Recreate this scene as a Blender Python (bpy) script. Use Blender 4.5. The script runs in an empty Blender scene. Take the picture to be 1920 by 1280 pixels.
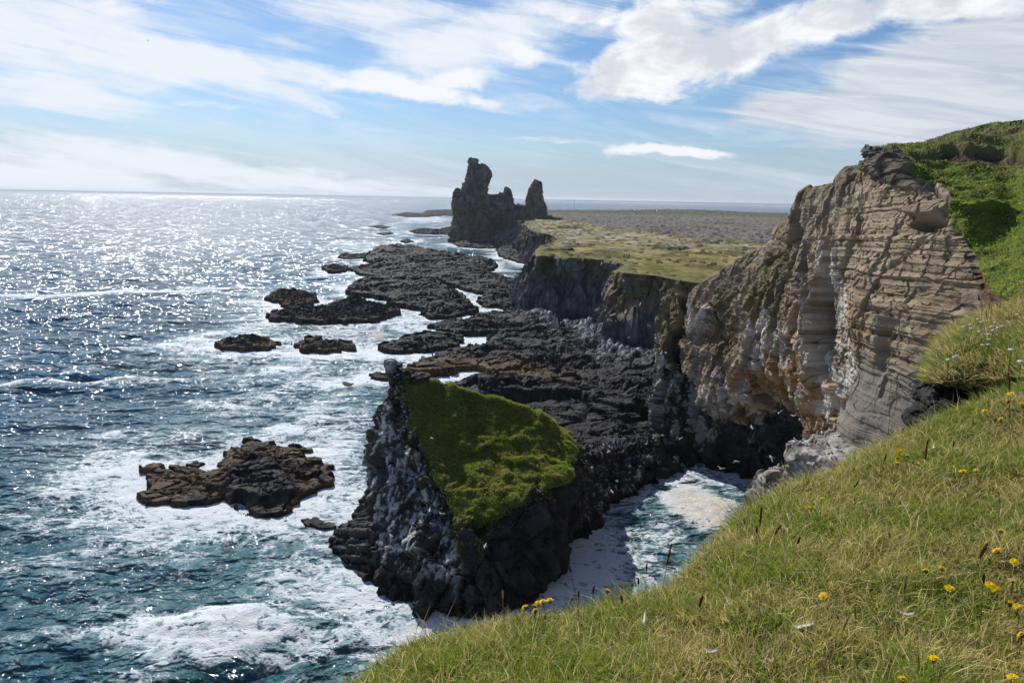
import bpy, bmesh, math, random
import numpy as np
from mathutils import Vector, Matrix

random.seed(7)
RNG = np.random.default_rng(7)
SC = bpy.context.scene
COL = SC.collection

# ------------------------------------------------------------------ camera
H_EYE = 42.0
F_PX = 1280.0
PITCH = math.atan(0.2102)
ROLL = math.atan(0.0186)
_cp, _sp = math.cos(PITCH), math.sin(PITCH)
_f = np.array([0, _cp, -_sp])
_r0 = np.array([1.0, 0, 0])
_u0 = np.array([0, _sp, _cp])
_r = math.cos(ROLL) * _r0 + math.sin(ROLL) * _u0
_u = -math.sin(ROLL) * _r0 + math.cos(ROLL) * _u0
EYE = np.array([0, 0, H_EYE])


def ray(u, v):
    return _f + (u - 960.0) / F_PX * _r - (v - 640.0) / F_PX * _u


def at(u, v, Y):
    """surveyed point: seen at (u, v) in the photograph, Y metres north of the viewpoint"""
    d = ray(u, v)
    return EYE + d * (Y / d[1])


def onz(u, v, z=0.0):
    d = ray(u, v)
    return EYE + d * ((z - H_EYE) / d[2])


cam_d = bpy.data.cameras.new('camera')
cam_d.lens = 24.0
cam_d.sensor_width = 36.0
cam_d.clip_start = 0.1
cam_d.clip_end = 60000
cam = bpy.data.objects.new('camera', cam_d)
COL.objects.link(cam)
cam.matrix_world = Matrix(((_r[0], _u[0], -_f[0], 0), (_r[1], _u[1], -_f[1], 0), (_r[2], _u[2], -_f[2], H_EYE), (0, 0, 0, 1)))
SC.camera = cam

# ------------------------------------------------------------------ numpy noise
_G = np.random.default_rng(11).normal(size=(256, 3))
_G /= np.linalg.norm(_G, axis=1)[:, None]
_PERM = np.random.default_rng(12).permutation(256).astype(np.int32)
_RV = np.random.default_rng(13).random((256, 3))


def _h(ix, iy, iz, seed):
    a = _PERM[(ix + seed) & 255]
    b = _PERM[(a + iy) & 255]
    return _PERM[(b + iz) & 255]


def pn(P, seed=0):
    P = np.asarray(P, np.float64)
    I = np.floor(P).astype(np.int32)
    Fr = P - I
    W = Fr * Fr * Fr * (Fr * (Fr * 6 - 15) + 10)
    out = 0
    for dx in (0, 1):
        wx = W[:, 0] if dx else 1 - W[:, 0]
        for dy in (0, 1):
            wy = W[:, 1] if dy else 1 - W[:, 1]
            for dz in (0, 1):
                wz = W[:, 2] if dz else 1 - W[:, 2]
                g = _G[_h(I[:, 0] + dx, I[:, 1] + dy, I[:, 2] + dz, seed)]
                out = out + wx * wy * wz * (g[:, 0] * (Fr[:, 0] - dx) + g[:, 1] * (Fr[:, 1] - dy) + g[:, 2] * (Fr[:, 2] - dz))
    return out * 1.6


def fbm(P, oct=5, seed=0, gain=0.5, lac=2.03, ridged=False):
    P = np.asarray(P, np.float64)
    a, out, tot = 1.0, 0, 0
    for k in range(oct):
        n = pn(P, seed + 17 * k)
        if ridged:
            n = 1 - 2 * np.abs(n)
        out = out + a * n
        tot += a
        a *= gain
        P = P * lac + 3.7
    return out / tot


def worley(P, seed=0):
    """F1, F2 and the random value of the nearest cell"""
    P = np.asarray(P, np.float64)
    I = np.floor(P).astype(np.int32)
    f1 = np.full(len(P), 9.0)
    f2 = np.full(len(P), 9.0)
    rv = np.zeros(len(P))
    zr = (-1, 0, 1) if np.ptp(P[:, 2]) > 1e-9 else (0,)
    for dx in (-1, 0, 1):
        for dy in (-1, 0, 1):
            for dz in zr:
                C = I + np.array([dx, dy, dz], np.int32)
                hh = _h(C[:, 0], C[:, 1], C[:, 2], seed)
                off = _RV[hh]
                d = C + off - P
                if len(zr) == 1:
                    d[:, 2] = 0
                d = np.sqrt((d * d).sum(1))
                rr = _RV[(hh + 91) & 255, 0]
                nf = d < f1
                f2 = np.where(nf, f1, np.minimum(f2, d))
                rv = np.where(nf, rr, rv)
                f1 = np.where(nf, d, f1)
    return f1, f2, rv


def facet(P, seed=0, tilt=0.9, step=0.5):
    """broken rock: every cell a tilted plane of its own, stepping against its neighbours"""
    P = np.asarray(P, np.float64)
    I = np.floor(P).astype(np.int32)
    f1 = np.full(len(P), 9.0); f2 = np.full(len(P), 9.0)
    val = np.zeros(len(P))
    for dx in (-1, 0, 1):
        for dy in (-1, 0, 1):
            for dz in (-1, 0, 1):
                C = I + np.array([dx, dy, dz], np.int32)
                hh = _h(C[:, 0], C[:, 1], C[:, 2], seed)
                d = C + _RV[hh] - P
                r = np.sqrt((d * d).sum(1))
                nf = r < f1
                v = (d * _G[(hh + 57) & 255]).sum(1) * tilt + (_RV[(hh + 91) & 255, 1] - 0.5) * step
                f2 = np.where(nf, f1, np.minimum(f2, r))
                val = np.where(nf, v, val)
                f1 = np.where(nf, r, f1)
    return val, f2 - f1


def sstep(a, b, x):
    t = np.clip((x - a) / (b - a), 0, 1)
    return t * t * (3 - 2 * t)


def mix(a, b, t):
    if np.ndim(t) == 1 and np.ndim(b) >= 1 and np.shape(b)[-1] in (3,) and (np.ndim(a) == 2 or np.ndim(a) == 1 and np.shape(a)[0] == 3):
        t = t[:, None]
    return a + (np.asarray(b) - a) * t


def sdf_poly(X, Y, poly):
    """signed distance, positive inside"""
    poly = np.asarray(poly, float)
    d = np.full(X.shape, 1e18)
    inside = np.zeros(X.shape, bool)
    n = len(poly)
    for i in range(n):
        ax, ay = poly[i][:2]
        bx, by = poly[(i + 1) % n][:2]
        ex, ey = bx - ax, by - ay
        t = np.clip(((X - ax) * ex + (Y - ay) * ey) / (ex * ex + ey * ey + 1e-12), 0, 1)
        d = np.minimum(d, (X - ax - t * ex) ** 2 + (Y - ay - t * ey) ** 2)
        c = (ay > Y) != (by > Y)
        if abs(ey) > 1e-12:
            inside ^= c & (X < ex * (Y - ay) / ey + ax)
    d = np.sqrt(d)
    return np.where(inside, d, -d)


def dist_line(X, Y, pts):
    d = np.full(X.shape, 1e18)
    for (a, b) in zip(pts[:-1], pts[1:]):
        ex, ey = b[0] - a[0], b[1] - a[1]
        t = np.clip(((X - a[0]) * ex + (Y - a[1]) * ey) / (ex * ex + ey * ey + 1e-12), 0, 1)
        d = np.minimum(d, (X - a[0] - t * ex) ** 2 + (Y - a[1] - t * ey) ** 2)
    return np.sqrt(d)


# ------------------------------------------------------------------ mesh helpers
def mesh_data(name, V, F, mat=None, smooth=True, attrs=None):
    me = bpy.data.meshes.new(name)
    V = np.ascontiguousarray(V, np.float32)
    F = np.ascontiguousarray(F, np.int32)
    me.vertices.add(len(V))
    me.vertices.foreach_set('co', V.ravel())
    k = F.shape[1]
    me.loops.add(F.size)
    me.loops.foreach_set('vertex_index', F.ravel())
    me.polygons.add(len(F))
    me.polygons.foreach_set('loop_start', np.arange(0, F.size, k, dtype=np.int32))
    me.polygons.foreach_set('use_smooth', np.full(len(F), smooth))
    if mat is not None:
        me.materials.append(mat)
    for nm, val in (attrs or {}).items():
        val = np.asarray(val, np.float32)
        if val.ndim == 1:
            me.attributes.new(nm, 'FLOAT', 'POINT').data.foreach_set('value', val)
        else:
            if val.shape[1] == 3:
                val = np.concatenate([val, np.ones((len(val), 1), np.float32)], 1)
            me.attributes.new(nm, 'FLOAT_COLOR', 'POINT').data.foreach_set('color', np.ascontiguousarray(val).ravel())
    me.update(calc_edges=True)
    return me


def mk(name, V, F, mat=None, smooth=True, attrs=None, parent=None):
    o = bpy.data.objects.new(name, mesh_data(name, V, F, mat, smooth, attrs))
    COL.objects.link(o)
    if parent is not None:
        o.parent = parent
    return o


def tag(o, label=None, cat=None, group=None, kind=None):
    if label: o['label'] = label
    if cat: o['category'] = cat
    if group: o['group'] = group
    if kind: o['kind'] = kind
    return o


def empty(name, loc, label=None, cat=None, group=None, rz=0.0):
    o = bpy.data.objects.new(name, None)
    o.location = loc
    o.rotation_euler = (0, 0, rz)
    o.empty_display_size = 0.1
    COL.objects.link(o)
    return tag(o, label, cat, group)


def grid_faces(nr, nc, keep=None):
    i = np.arange(nr - 1)[:, None] * nc + np.arange(nc - 1)[None, :]
    F = np.stack([i, i + 1, i + nc + 1, i + nc], -1).reshape(-1, 4)
    if keep is not None:
        k = keep.ravel()
        F = F[k[F].all(1)]
    return F


def grid_normals(P):
    du = np.gradient(P, axis=1)
    dv = np.gradient(P, axis=0)
    n = np.cross(du, dv)
    return n / (np.linalg.norm(n, axis=2, keepdims=True) + 1e-12)


def compact(V, F, *arrs):
    used = np.zeros(len(V), bool)
    used[F.ravel()] = True
    idx = np.cumsum(used) - 1
    return (V[used], idx[F].astype(np.int32)) + tuple(a[used] for a in arrs)


def vert_normals(V, F):
    n = np.zeros_like(V)
    a = V[F[:, 0]]; b = V[F[:, 1]]; c = V[F[:, 2]]
    d = V[F[:, 3]] if F.shape[1] == 4 else None
    fn = np.cross(c - a, (d - b) if d is not None else (b - a))
    if d is None:
        fn = np.cross(b - a, c - a)
    for k in range(F.shape[1]):
        np.add.at(n, F[:, k], fn)
    return n / (np.linalg.norm(n, axis=1, keepdims=True) + 1e-12)


def remesh(pieces, voxel, smooth_it=0):
    """union of closed meshes -> one even skin"""
    Vs, Fs, k = [], [], 0
    me = bpy.data.meshes.new('tmp')
    verts, faces = [], []
    for V, F in pieces:
        faces += [[i + k for i in f] for f in F]
        verts += [tuple(p) for p in V]
        k += len(V)
    me.from_pydata(verts, [], faces)
    me.update()
    o = bpy.data.objects.new('tmp', me)
    COL.objects.link(o)
    m = o.modifiers.new('r', 'REMESH')
    m.mode = 'VOXEL'
    m.voxel_size = voxel
    dg = bpy.context.evaluated_depsgraph_get()
    ev = o.evaluated_get(dg)
    em = ev.to_mesh()
    nv, nf = len(em.vertices), len(em.polygons)
    V = np.empty(nv * 3, np.float32)
    em.vertices.foreach_get('co', V)
    F = np.empty(len(em.loops), np.int32)
    em.loops.foreach_get('vertex_index', F)
    ev.to_mesh_clear()
    bpy.data.objects.remove(o)
    bpy.data.meshes.remove(me)
    V = V.reshape(-1, 3).astype(np.float64)
    F = F.reshape(-1, 4)
    for _ in range(smooth_it):
        s = np.zeros_like(V); c = np.zeros(len(V))
        for a, b in ((0, 1), (1, 2), (2, 3), (3, 0)):
            np.add.at(s, F[:, a], V[F[:, b]]); np.add.at(c, F[:, a], 1)
        V = 0.5 * V + 0.5 * s / c[:, None]
    return V, F


def loft(rings):
    """closed solid from rings of equal point counts, bottom to top"""
    n = len(rings[0])
    V = [p for r in rings for p in r]
    F = []
    for i in range(len(rings) - 1):
        for j in range(n):
            a, b = i * n + j, i * n + (j + 1) % n
            F.append([a, b, b + n, a + n])
    F.append(list(range(n))[::-1])
    F.append([(len(rings) - 1) * n + j for j in range(n)])
    return V, F


def catmull(P, n):
    """P (k, d) -> n samples through the points"""
    P = np.asarray(P, float)
    k = len(P)
    t = np.linspace(0, k - 1, n)
    i = np.clip(np.floor(t).astype(int), 0, k - 2)
    f = (t - i)[:, None]
    p0 = P[np.maximum(i - 1, 0)]; p1 = P[i]; p2 = P[i + 1]; p3 = P[np.minimum(i + 2, k - 1)]
    m1 = (p2 - p0) * 0.42; m2 = (p3 - p1) * 0.42
    f2, f3 = f * f, f * f * f
    return (2 * f3 - 3 * f2 + 1) * p1 + (f3 - 2 * f2 + f) * m1 + (-2 * f3 + 3 * f2) * p2 + (f3 - f2) * m2


def patch(C, nr, nc):
    """C (rows, cols, d) control lattice -> (nr, nc, d) surface through it"""
    C = np.asarray(C, float)
    a = np.stack([catmull(C[:, j], nr) for j in range(C.shape[1])], 1)
    return np.stack([catmull(a[i], nc) for i in range(nr)], 0)


def scatter(V, F, wgt, n, seed):
    rs = np.random.default_rng(seed)
    A = V[F[:, 0]]; B = V[F[:, 1]]; C = V[F[:, 2]]; D = V[F[:, 3]]
    ar = 0.5 * np.linalg.norm(np.cross(C - A, D - B), axis=1) * wgt[F].mean(1)
    i = np.searchsorted(np.cumsum(ar), rs.random(n) * ar.sum())
    i = np.clip(i, 0, len(F) - 1)
    s, t = rs.random((2, n))
    P = (A[i] * ((1 - s) * (1 - t))[:, None] + B[i] * (s * (1 - t))[:, None] + C[i] * (s * t)[:, None] + D[i] * ((1 - s) * t)[:, None])
    nn = np.cross(C[i] - A[i], D[i] - B[i])
    nn /= np.linalg.norm(nn, axis=1)[:, None] + 1e-12
    return P, nn




# ------------------------------------------------------------------ material helpers
def new_mat(name):
    m = bpy.data.materials.new(name)
    m.use_nodes = True
    nt = m.node_tree
    nt.nodes.clear()
    out = nt.nodes.new('ShaderNodeOutputMaterial')
    return m, nt, out


def nd(nt, typ, inputs=None, **props):
    n = nt.nodes.new(typ)
    for k, v in props.items():
        setattr(n, k, v)
    for k, v in (inputs or {}).items():
        s = n.inputs[k]
        if isinstance(v, bpy.types.NodeSocket):
            nt.links.new(v, s)
        else:
            s.default_value = v
    return n


def mth(nt, op, a, b=None, c=None, clamp=False):
    n = nt.nodes.new('ShaderNodeMath')
    n.operation = op
    n.use_clamp = clamp
    for i, v in enumerate((a, b, c)):
        if v is None: continue
        if isinstance(v, bpy.types.NodeSocket): nt.links.new(v, n.inputs[i])
        else: n.inputs[i].default_value = v
    return n.outputs[0]


def mrange(nt, v, a, b, c=0.0, d=1.0, smooth=True):
    n = nt.nodes.new('ShaderNodeMapRange')
    n.interpolation_type = 'SMOOTHSTEP' if smooth else 'LINEAR'
    nt.links.new(v, n.inputs[0])
    for i, x in enumerate((a, b, c, d)):
        if isinstance(x, bpy.types.NodeSocket): nt.links.new(x, n.inputs[i + 1])
        else: n.inputs[i + 1].default_value = x
    return n.outputs[0]


def noise(nt, vec, scale, detail=4, rough=0.55, dist=0.0, out=0):
    n = nd(nt, 'ShaderNodeTexNoise', {'Vector': vec, 'Scale': scale, 'Detail': detail, 'Roughness': rough, 'Distortion': dist})
    return n.outputs[out]


def surf_mat(name, rough=0.9, bump_scale=1.0, bump=0.3, bump_dist=0.1, var=0.35, spec=0.2, detail=8, transl=0.0, bump2=None):
    """albedo from the mesh's own 'col' attribute, fine variation and relief from 3-D noise"""
    m, nt, out = new_mat(name)
    a = nd(nt, 'ShaderNodeAttribute', attribute_name='col')
    pos = nd(nt, 'ShaderNodeNewGeometry').outputs['Position']
    n1 = noise(nt, pos, bump_scale, detail, 0.62)
    n2 = noise(nt, pos, bump_scale * 5.3, 4, 0.6)
    f = mth(nt, 'ADD', mth(nt, 'MULTIPLY', n1, 1.2 * var), mth(nt, 'MULTIPLY', n2, 0.8 * var))
    f = mth(nt, 'ADD', f, 1 - var)
    mc = nd(nt, 'ShaderNodeVectorMath', {0: a.outputs['Color']}, operation='SCALE')
    nt.links.new(f, mc.inputs['Scale'])
    h = mth(nt, 'ADD', n1, mth(nt, 'MULTIPLY', n2, 0.35))
    bp = nd(nt, 'ShaderNodeBump', {'Strength': bump, 'Distance': bump_dist, 'Height': h})
    b = nd(nt, 'ShaderNodeBsdfPrincipled', {'Base Color': mc.outputs[0], 'Roughness': rough, 'Normal': bp.outputs[0], 'Specular IOR Level': spec})
    sh = b.outputs[0]
    if transl > 0:
        t = nd(nt, 'ShaderNodeBsdfTranslucent', {'Color': mc.outputs[0]})
        sh = nd(nt, 'ShaderNodeMixShader', {0: transl, 1: sh, 2: t.outputs[0]}).outputs[0]
    nt.links.new(sh, out.inputs['Surface'])
    return m


def plain_mat(name, rgb, rough=0.7, spec=0.3, transl=0.0, var=0.15, scale=40.0):
    m, nt, out = new_mat(name)
    pos = nd(nt, 'ShaderNodeTexCoord').outputs['Object']
    n1 = noise(nt, pos, scale, 3, 0.6)
    f = mth(nt, 'ADD', mth(nt, 'MULTIPLY', n1, 2 * var), 1 - var)
    mc = nd(nt, 'ShaderNodeVectorMath', {0: tuple(rgb)}, operation='SCALE')
    nt.links.new(f, mc.inputs['Scale'])
    b = nd(nt, 'ShaderNodeBsdfPrincipled', {'Base Color': mc.outputs[0], 'Roughness': rough, 'Specular IOR Level': spec})
    sh = b.outputs[0]
    if transl > 0:
        t = nd(nt, 'ShaderNodeBsdfTranslucent', {'Color': mc.outputs[0]})
        sh = nd(nt, 'ShaderNodeMixShader', {0: transl, 1: sh, 2: t.outputs[0]}).outputs[0]
    nt.links.new(sh, out.inputs['Surface'])
    return m
# ------------------------------------------------------------------ daylight
SUN_AZ = math.radians(-28.0)
SUN_EL = math.radians(38.0)
SUN_DIR = Vector((math.sin(SUN_AZ) * math.cos(SUN_EL), math.cos(SUN_AZ) * math.cos(SUN_EL), math.sin(SUN_EL)))
ld = bpy.data.lights.new('sun', 'SUN')
ld.energy = 4.6
ld.angle = math.radians(0.53)
ld.color = (1.0, 0.96, 0.89)
sun = bpy.data.objects.new('sun', ld)
COL.objects.link(sun)
sun.rotation_euler = SUN_DIR.to_track_quat('Z', 'Y').to_euler()

W = bpy.data.worlds.new('World')
SC.world = W
W.use_nodes = True
nt = W.node_tree
nt.nodes.clear()
wout = nt.nodes.new('ShaderNodeOutputWorld')
sky = nd(nt, 'ShaderNodeTexSky', sky_type='NISHITA', sun_disc=False, sun_elevation=SUN_EL, sun_rotation=SUN_AZ,
         altitude=0.0, air_density=1.0, dust_density=0.35, ozone_density=2.5)
SKY_STRENGTH = 0.085
gen = nd(nt, 'ShaderNodeTexCoord').outputs['Generated']
dirn = nd(nt, 'ShaderNodeVectorMath', {0: gen}, operation='NORMALIZE').outputs[0]
sx = nd(nt, 'ShaderNodeSeparateXYZ', {0: dirn})
az = mth(nt, 'ARCTAN2', sx.outputs[0], sx.outputs[1])
el = mth(nt, 'ARCSINE', sx.outputs[2])
sdir = nd(nt, 'ShaderNodeCombineXYZ', {0: sx.outputs[0], 1: sx.outputs[1], 2: mth(nt, 'MAXIMUM', sx.outputs[2], 0.004)}).outputs[0]
nt.links.new(sdir, sky.inputs['Vector'])
zc = mth(nt, 'ADD', mth(nt, 'MAXIMUM', sx.outputs[2], 0.0), 0.055)
plane = nd(nt, 'ShaderNodeCombineXYZ', {0: mth(nt, 'DIVIDE', sx.outputs[0], zc), 1: mth(nt, 'DIVIDE', sx.outputs[1], zc)}).outputs[0]
angv = nd(nt, 'ShaderNodeCombineXYZ', {0: az, 1: mth(nt, 'MULTIPLY', el, 1.7)}).outputs[0]
streakv = nd(nt, 'ShaderNodeCombineXYZ', {0: mth(nt, 'ADD', az, mth(nt, 'MULTIPLY', el, 1.2)), 1: mth(nt, 'ADD', mth(nt, 'MULTIPLY', el, 8.0), mth(nt, 'MULTIPLY', az, 1.1))}).outputs[0]
n_str = noise(nt, streakv, 4.5, 9, 0.62, 1.3)
n_pl = noise(nt, plane, 0.55, 7, 0.6, 0.8)
n_puf = noise(nt, angv, 9.0, 11, 0.60, 0.35)
n_big = noise(nt, angv, 3.2, 4, 0.55, 0.3)
# where the photograph's clouds stand in the sky, in azimuth and elevation
warp = nd(nt, 'ShaderNodeVectorMath', {0: noise(nt, angv, 7.0, 6, 0.6, 0.2, out=1), 1: (0.5, 0.5, 0.5)}, operation='SUBTRACT').outputs[0]
ws = nd(nt, 'ShaderNodeSeparateXYZ', {0: warp})
azw = mth(nt, 'MULTIPLY_ADD', ws.outputs[0], 0.16, az)
elw = mth(nt, 'MULTIPLY_ADD', ws.outputs[1], 0.05, el)


def azel(u, v):
    d = ray(u, v)
    d = d / np.linalg.norm(d)
    return math.atan2(d[0], d[1]), math.asin(d[2])


def ell(u, v, ru, rv, tilt, w):
    a0, e0 = azel(u, v)
    ra = abs(azel(u + 20, v)[0] - a0) / 20 * ru
    rb = abs(azel(u, v - 20)[1] - e0) / 20 * rv
    da = mth(nt, 'SUBTRACT', azw, a0)
    de = mth(nt, 'SUBTRACT', elw, e0)
    t = math.radians(tilt)
    p = mth(nt, 'ADD', mth(nt, 'MULTIPLY', da, math.cos(t) / ra), mth(nt, 'MULTIPLY', de, -math.sin(t) / ra))
    q = mth(nt, 'ADD', mth(nt, 'MULTIPLY', da, math.sin(t) / rb), mth(nt, 'MULTIPLY', de, math.cos(t) / rb))
    r2 = mth(nt, 'ADD', mth(nt, 'MULTIPLY', p, p), mth(nt, 'MULTIPLY', q, q))
    return mth(nt, 'MULTIPLY', mrange(nt, mth(nt, 'SQRT', r2), 1.35, 0.25), w)


def most(items):
    r = None
    for it in items:
        e = ell(*it)
        r = e if r is None else mth(nt, 'MAXIMUM', r, e)
    return r


# u, v, half width, half height, downward tilt to the right, weight
VEIL = [(60, 60, 420, 120, 4, 1.0), (360, 110, 330, 62, 8, 1.0), (90, 165, 260, 50, 2, 0.85), (560, 130, 160, 26, 3, 0.75),
        (-100, 340, 620, 110, 0, 1.0), (380, 312, 470, 40, 7, 0.95), (600, 345, 420, 26, 2, 0.7), (560, 75, 90, 40, -10, 0.55),
        (900, 75, 300, 80, -14, 0.85), (700, 20, 300, 45, 0, 0.6), (1000, 30, 160, 40, -10, 0.7), (980, 190, 200, 22, 0, 0.45), (390, 197, 80, 9, 0, 0.6), (1050, 267, 150, 6, 0, 0.55)]
HAZY = [(1760, 165, 340, 100, -10, 1.35), (1560, 200, 215, 46, -4, 1.1), (1950, 60, 300, 200, 0, 1.1), (1820, 240, 330, 44, 0, 1.15)]
LENS = [(740, 168, 165, 26, 3, 1.1), (700, 150, 70, 30, 0, 0.9), (860, 150, 90, 22, -6, 0.9), (1255, 285, 135, 13, 2, 1.1), (972, 103, 42, 28, 15, 0.8), (830, 186, 140, 14, 0, 0.7)]
CUMU = [(1215, 130, 190, 62, -6, 1.05), (1180, 165, 130, 30, 6, 0.9), (1330, 95, 250, 72, -12, 1.05), (1290, 30, 170, 60, 0, 0.95), (1560, 40, 300, 62, -10, 0.95), (1760, 10, 260, 50, 0, 0.85), (1090, 20, 90, 30, 10, 0.7)]
m_veil, m_hazy, m_lens, m_cumu = most(VEIL), most(HAZY), most(LENS), most(CUMU)
d_veil = mrange(nt, mth(nt, 'MULTIPLY_ADD', mth(nt, 'SUBTRACT', mth(nt, 'ADD', mth(nt, 'ADD', mth(nt, 'MULTIPLY', n_str, 0.6), mth(nt, 'MULTIPLY', n_puf, 0.55)), mth(nt, 'MULTIPLY', n_pl, 0.4)), 0.775), 2.0, m_veil), 0.14, 1.0)
d_thin = mth(nt, 'MULTIPLY', mrange(nt, mth(nt, 'ADD', mth(nt, 'MULTIPLY', n_str, 1.0), mth(nt, 'MULTIPLY', n_big, 0.5)), 0.62, 1.0), mrange(nt, el, 0.28, 0.55, 0.46, 0.12))
d_hazy = mth(nt, 'MULTIPLY', mrange(nt, mth(nt, 'MULTIPLY_ADD', mth(nt, 'SUBTRACT', n_str, 0.5), 1.5, m_hazy), 0.12, 0.80), 0.95)
d_lens = mrange(nt, mth(nt, 'MULTIPLY_ADD', mth(nt, 'SUBTRACT', n_puf, 0.5), 1.6, m_lens), 0.15, 0.9)
d_cumu = mrange(nt, mth(nt, 'MULTIPLY_ADD', mth(nt, 'SUBTRACT', n_puf, 0.5), 2.2, m_cumu), 0.22, 0.80)


def cloud(prev, dens, colour):
    b = nd(nt, 'ShaderNodeMix', {'Factor': dens, 'A': prev, 'B': colour}, data_type='RGBA') if False else None
    n = nt.nodes.new('ShaderNodeMix')
    n.data_type = 'RGBA'
    nt.links.new(dens, n.inputs[0])
    nt.links.new(prev, n.inputs[6])
    if isinstance(colour, bpy.types.NodeSocket): nt.links.new(colour, n.inputs[7])
    else: n.inputs[7].default_value = (*colour, 1)
    return n.outputs[2]


skyc = nd(nt, 'ShaderNodeVectorMath', {0: sky.outputs[0], 1: (0.64 * SKY_STRENGTH, 0.79 * SKY_STRENGTH, 0.96 * SKY_STRENGTH)}, operation='MULTIPLY').outputs[0]
# pale band of sea air low on the horizon
low = mth(nt, 'MULTIPLY', mrange(nt, el, 0.13, -0.02), 0.95)
hz_a = nd(nt, 'ShaderNodeCombineXYZ', {0: 0.49, 1: 0.54, 2: 0.62}).outputs[0]
c = cloud(skyc, low, (0.40, 0.48, 0.60))
c = cloud(c, d_thin, (0.66, 0.73, 0.84))
c = cloud(c, d_veil, (0.74, 0.78, 0.84))
c = cloud(c, d_hazy, cloud(hz_a, mrange(nt, n_str, 0.35, 0.65), (0.66, 0.69, 0.74)))
c = cloud(c, d_lens, (0.80, 0.82, 0.86))
# cumulus: grey in the thick undersides, white on top and at the edges
thick = mrange(nt, mth(nt, 'MULTIPLY_ADD', mth(nt, 'SUBTRACT', noise(nt, angv, 13.0, 6, 0.6, 0.3), 0.5), 2.2, mth(nt, 'MULTIPLY', m_cumu, 0.75)), 0.25, 1.0)
ccol = cloud(nd(nt, 'ShaderNodeRGB').outputs[0], thick, (0.58, 0.61, 0.66))
ccol.node.inputs[6].default_value = (0.86, 0.87, 0.89, 1)
for l in list(nt.links):
    if l.to_socket == ccol.node.inputs[6]: nt.links.remove(l)
c = cloud(c, d_cumu, ccol)
bg = nd(nt, 'ShaderNodeBackground', {'Color': c, 'Strength': 1.0})
nt.links.new(bg.outputs[0], wout.inputs['Surface'])
W.cycles.sampling_method = 'MANUAL'
W.cycles.sample_map_resolution = 512

vs = SC.view_settings
vs.view_transform = 'Standard'
vs.look = 'None'
vs.gamma = 1.0
vs.exposure = 0.2
vs.use_curve_mapping = False
SC.render.engine = 'CYCLES'
SC.cycles.use_denoising = True
SC.cycles.max_bounces = 5
SC.cycles.diffuse_bounces = 2
SC.cycles.glossy_bounces = 2
SC.cycles.transmission_bounces = 2
SC.cycles.volume_bounces = 0
SC.cycles.caustics_reflective = False
SC.cycles.caustics_refractive = False
SC.cycles.sample_clamp_indirect = 4.0
# ------------------------------------------------------------------ the shore in plan, surveyed at sea level
def plan(px, z=1.0):
    return [tuple(onz(u, v, z)[:2]) for u, v in px]


SHELF_PX = [  # outline in the photograph, height of the rock
    ([(683, 485), (703, 463), (758, 461), (806, 468), (861, 475), (885, 480), (854, 483), (772, 490), (731, 491), (700, 490)], 3.6),
    ([(655, 501), (703, 494), (792, 494), (885, 481), (926, 487), (933, 497), (916, 507), (964, 521), (968, 535), (896, 547), (841, 531), (820, 521), (765, 514), (686, 516)], 3.2),
    ([(648, 545), (662, 528), (689, 518), (765, 516), (820, 523), (837, 538), (868, 551), (880, 569), (898, 580), (841, 590), (803, 590), (782, 573), (737, 566), (734, 559), (700, 552)], 3.8),
    ([(894, 557), (912, 543), (964, 535), (985, 560), (975, 575), (944, 577), (906, 571)], 2.6),
    ([(803, 607), (848, 599), (909, 584), (978, 578), (1060, 592), (1040, 612), (1010, 617), (964, 620), (875, 622), (820, 617)], 3.0),
    ([(712, 649), (740, 640), (775, 622), (830, 621), (866, 628), (862, 643), (800, 655), (745, 658)], 2.4),
    ([(911, 641), (916, 627), (978, 624), (1047, 620), (1060, 596), (1120, 588), (1240, 640), (1290, 690), (1290, 770), (1230, 768), (1160, 758), (1100, 728), (1000, 704), (940, 700), (880, 688), (800, 697), (770, 690), (782, 669), (830, 657), (880, 650)], 2.8),
    ([(846, 740), (848, 722), (880, 712), (940, 708), (1000, 710), (1100, 732), (1232, 766), (1232, 778), (1160, 774), (1085, 744), (965, 740), (893, 754)], 4.2),
    ([(950, 760), (1000, 757), (1055, 756), (1110, 762), (1165, 780), (1215, 790), (1270, 800), (1290, 850), (1245, 880), (1190, 905), (1130, 930), (1080, 900), (1000, 850), (930, 800)], 2.9),
    ([(930, 466), (960, 462), (1010, 470), (1010, 500), (975, 490), (940, 480)], 2.6),
    ([(850, 455), (940, 452), (1000, 455), (1010, 475), (960, 462), (895, 464), (860, 460)], 2.6),
]
SHELF = [plan(p, h * 0.5) for p, h in SHELF_PX]
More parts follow.
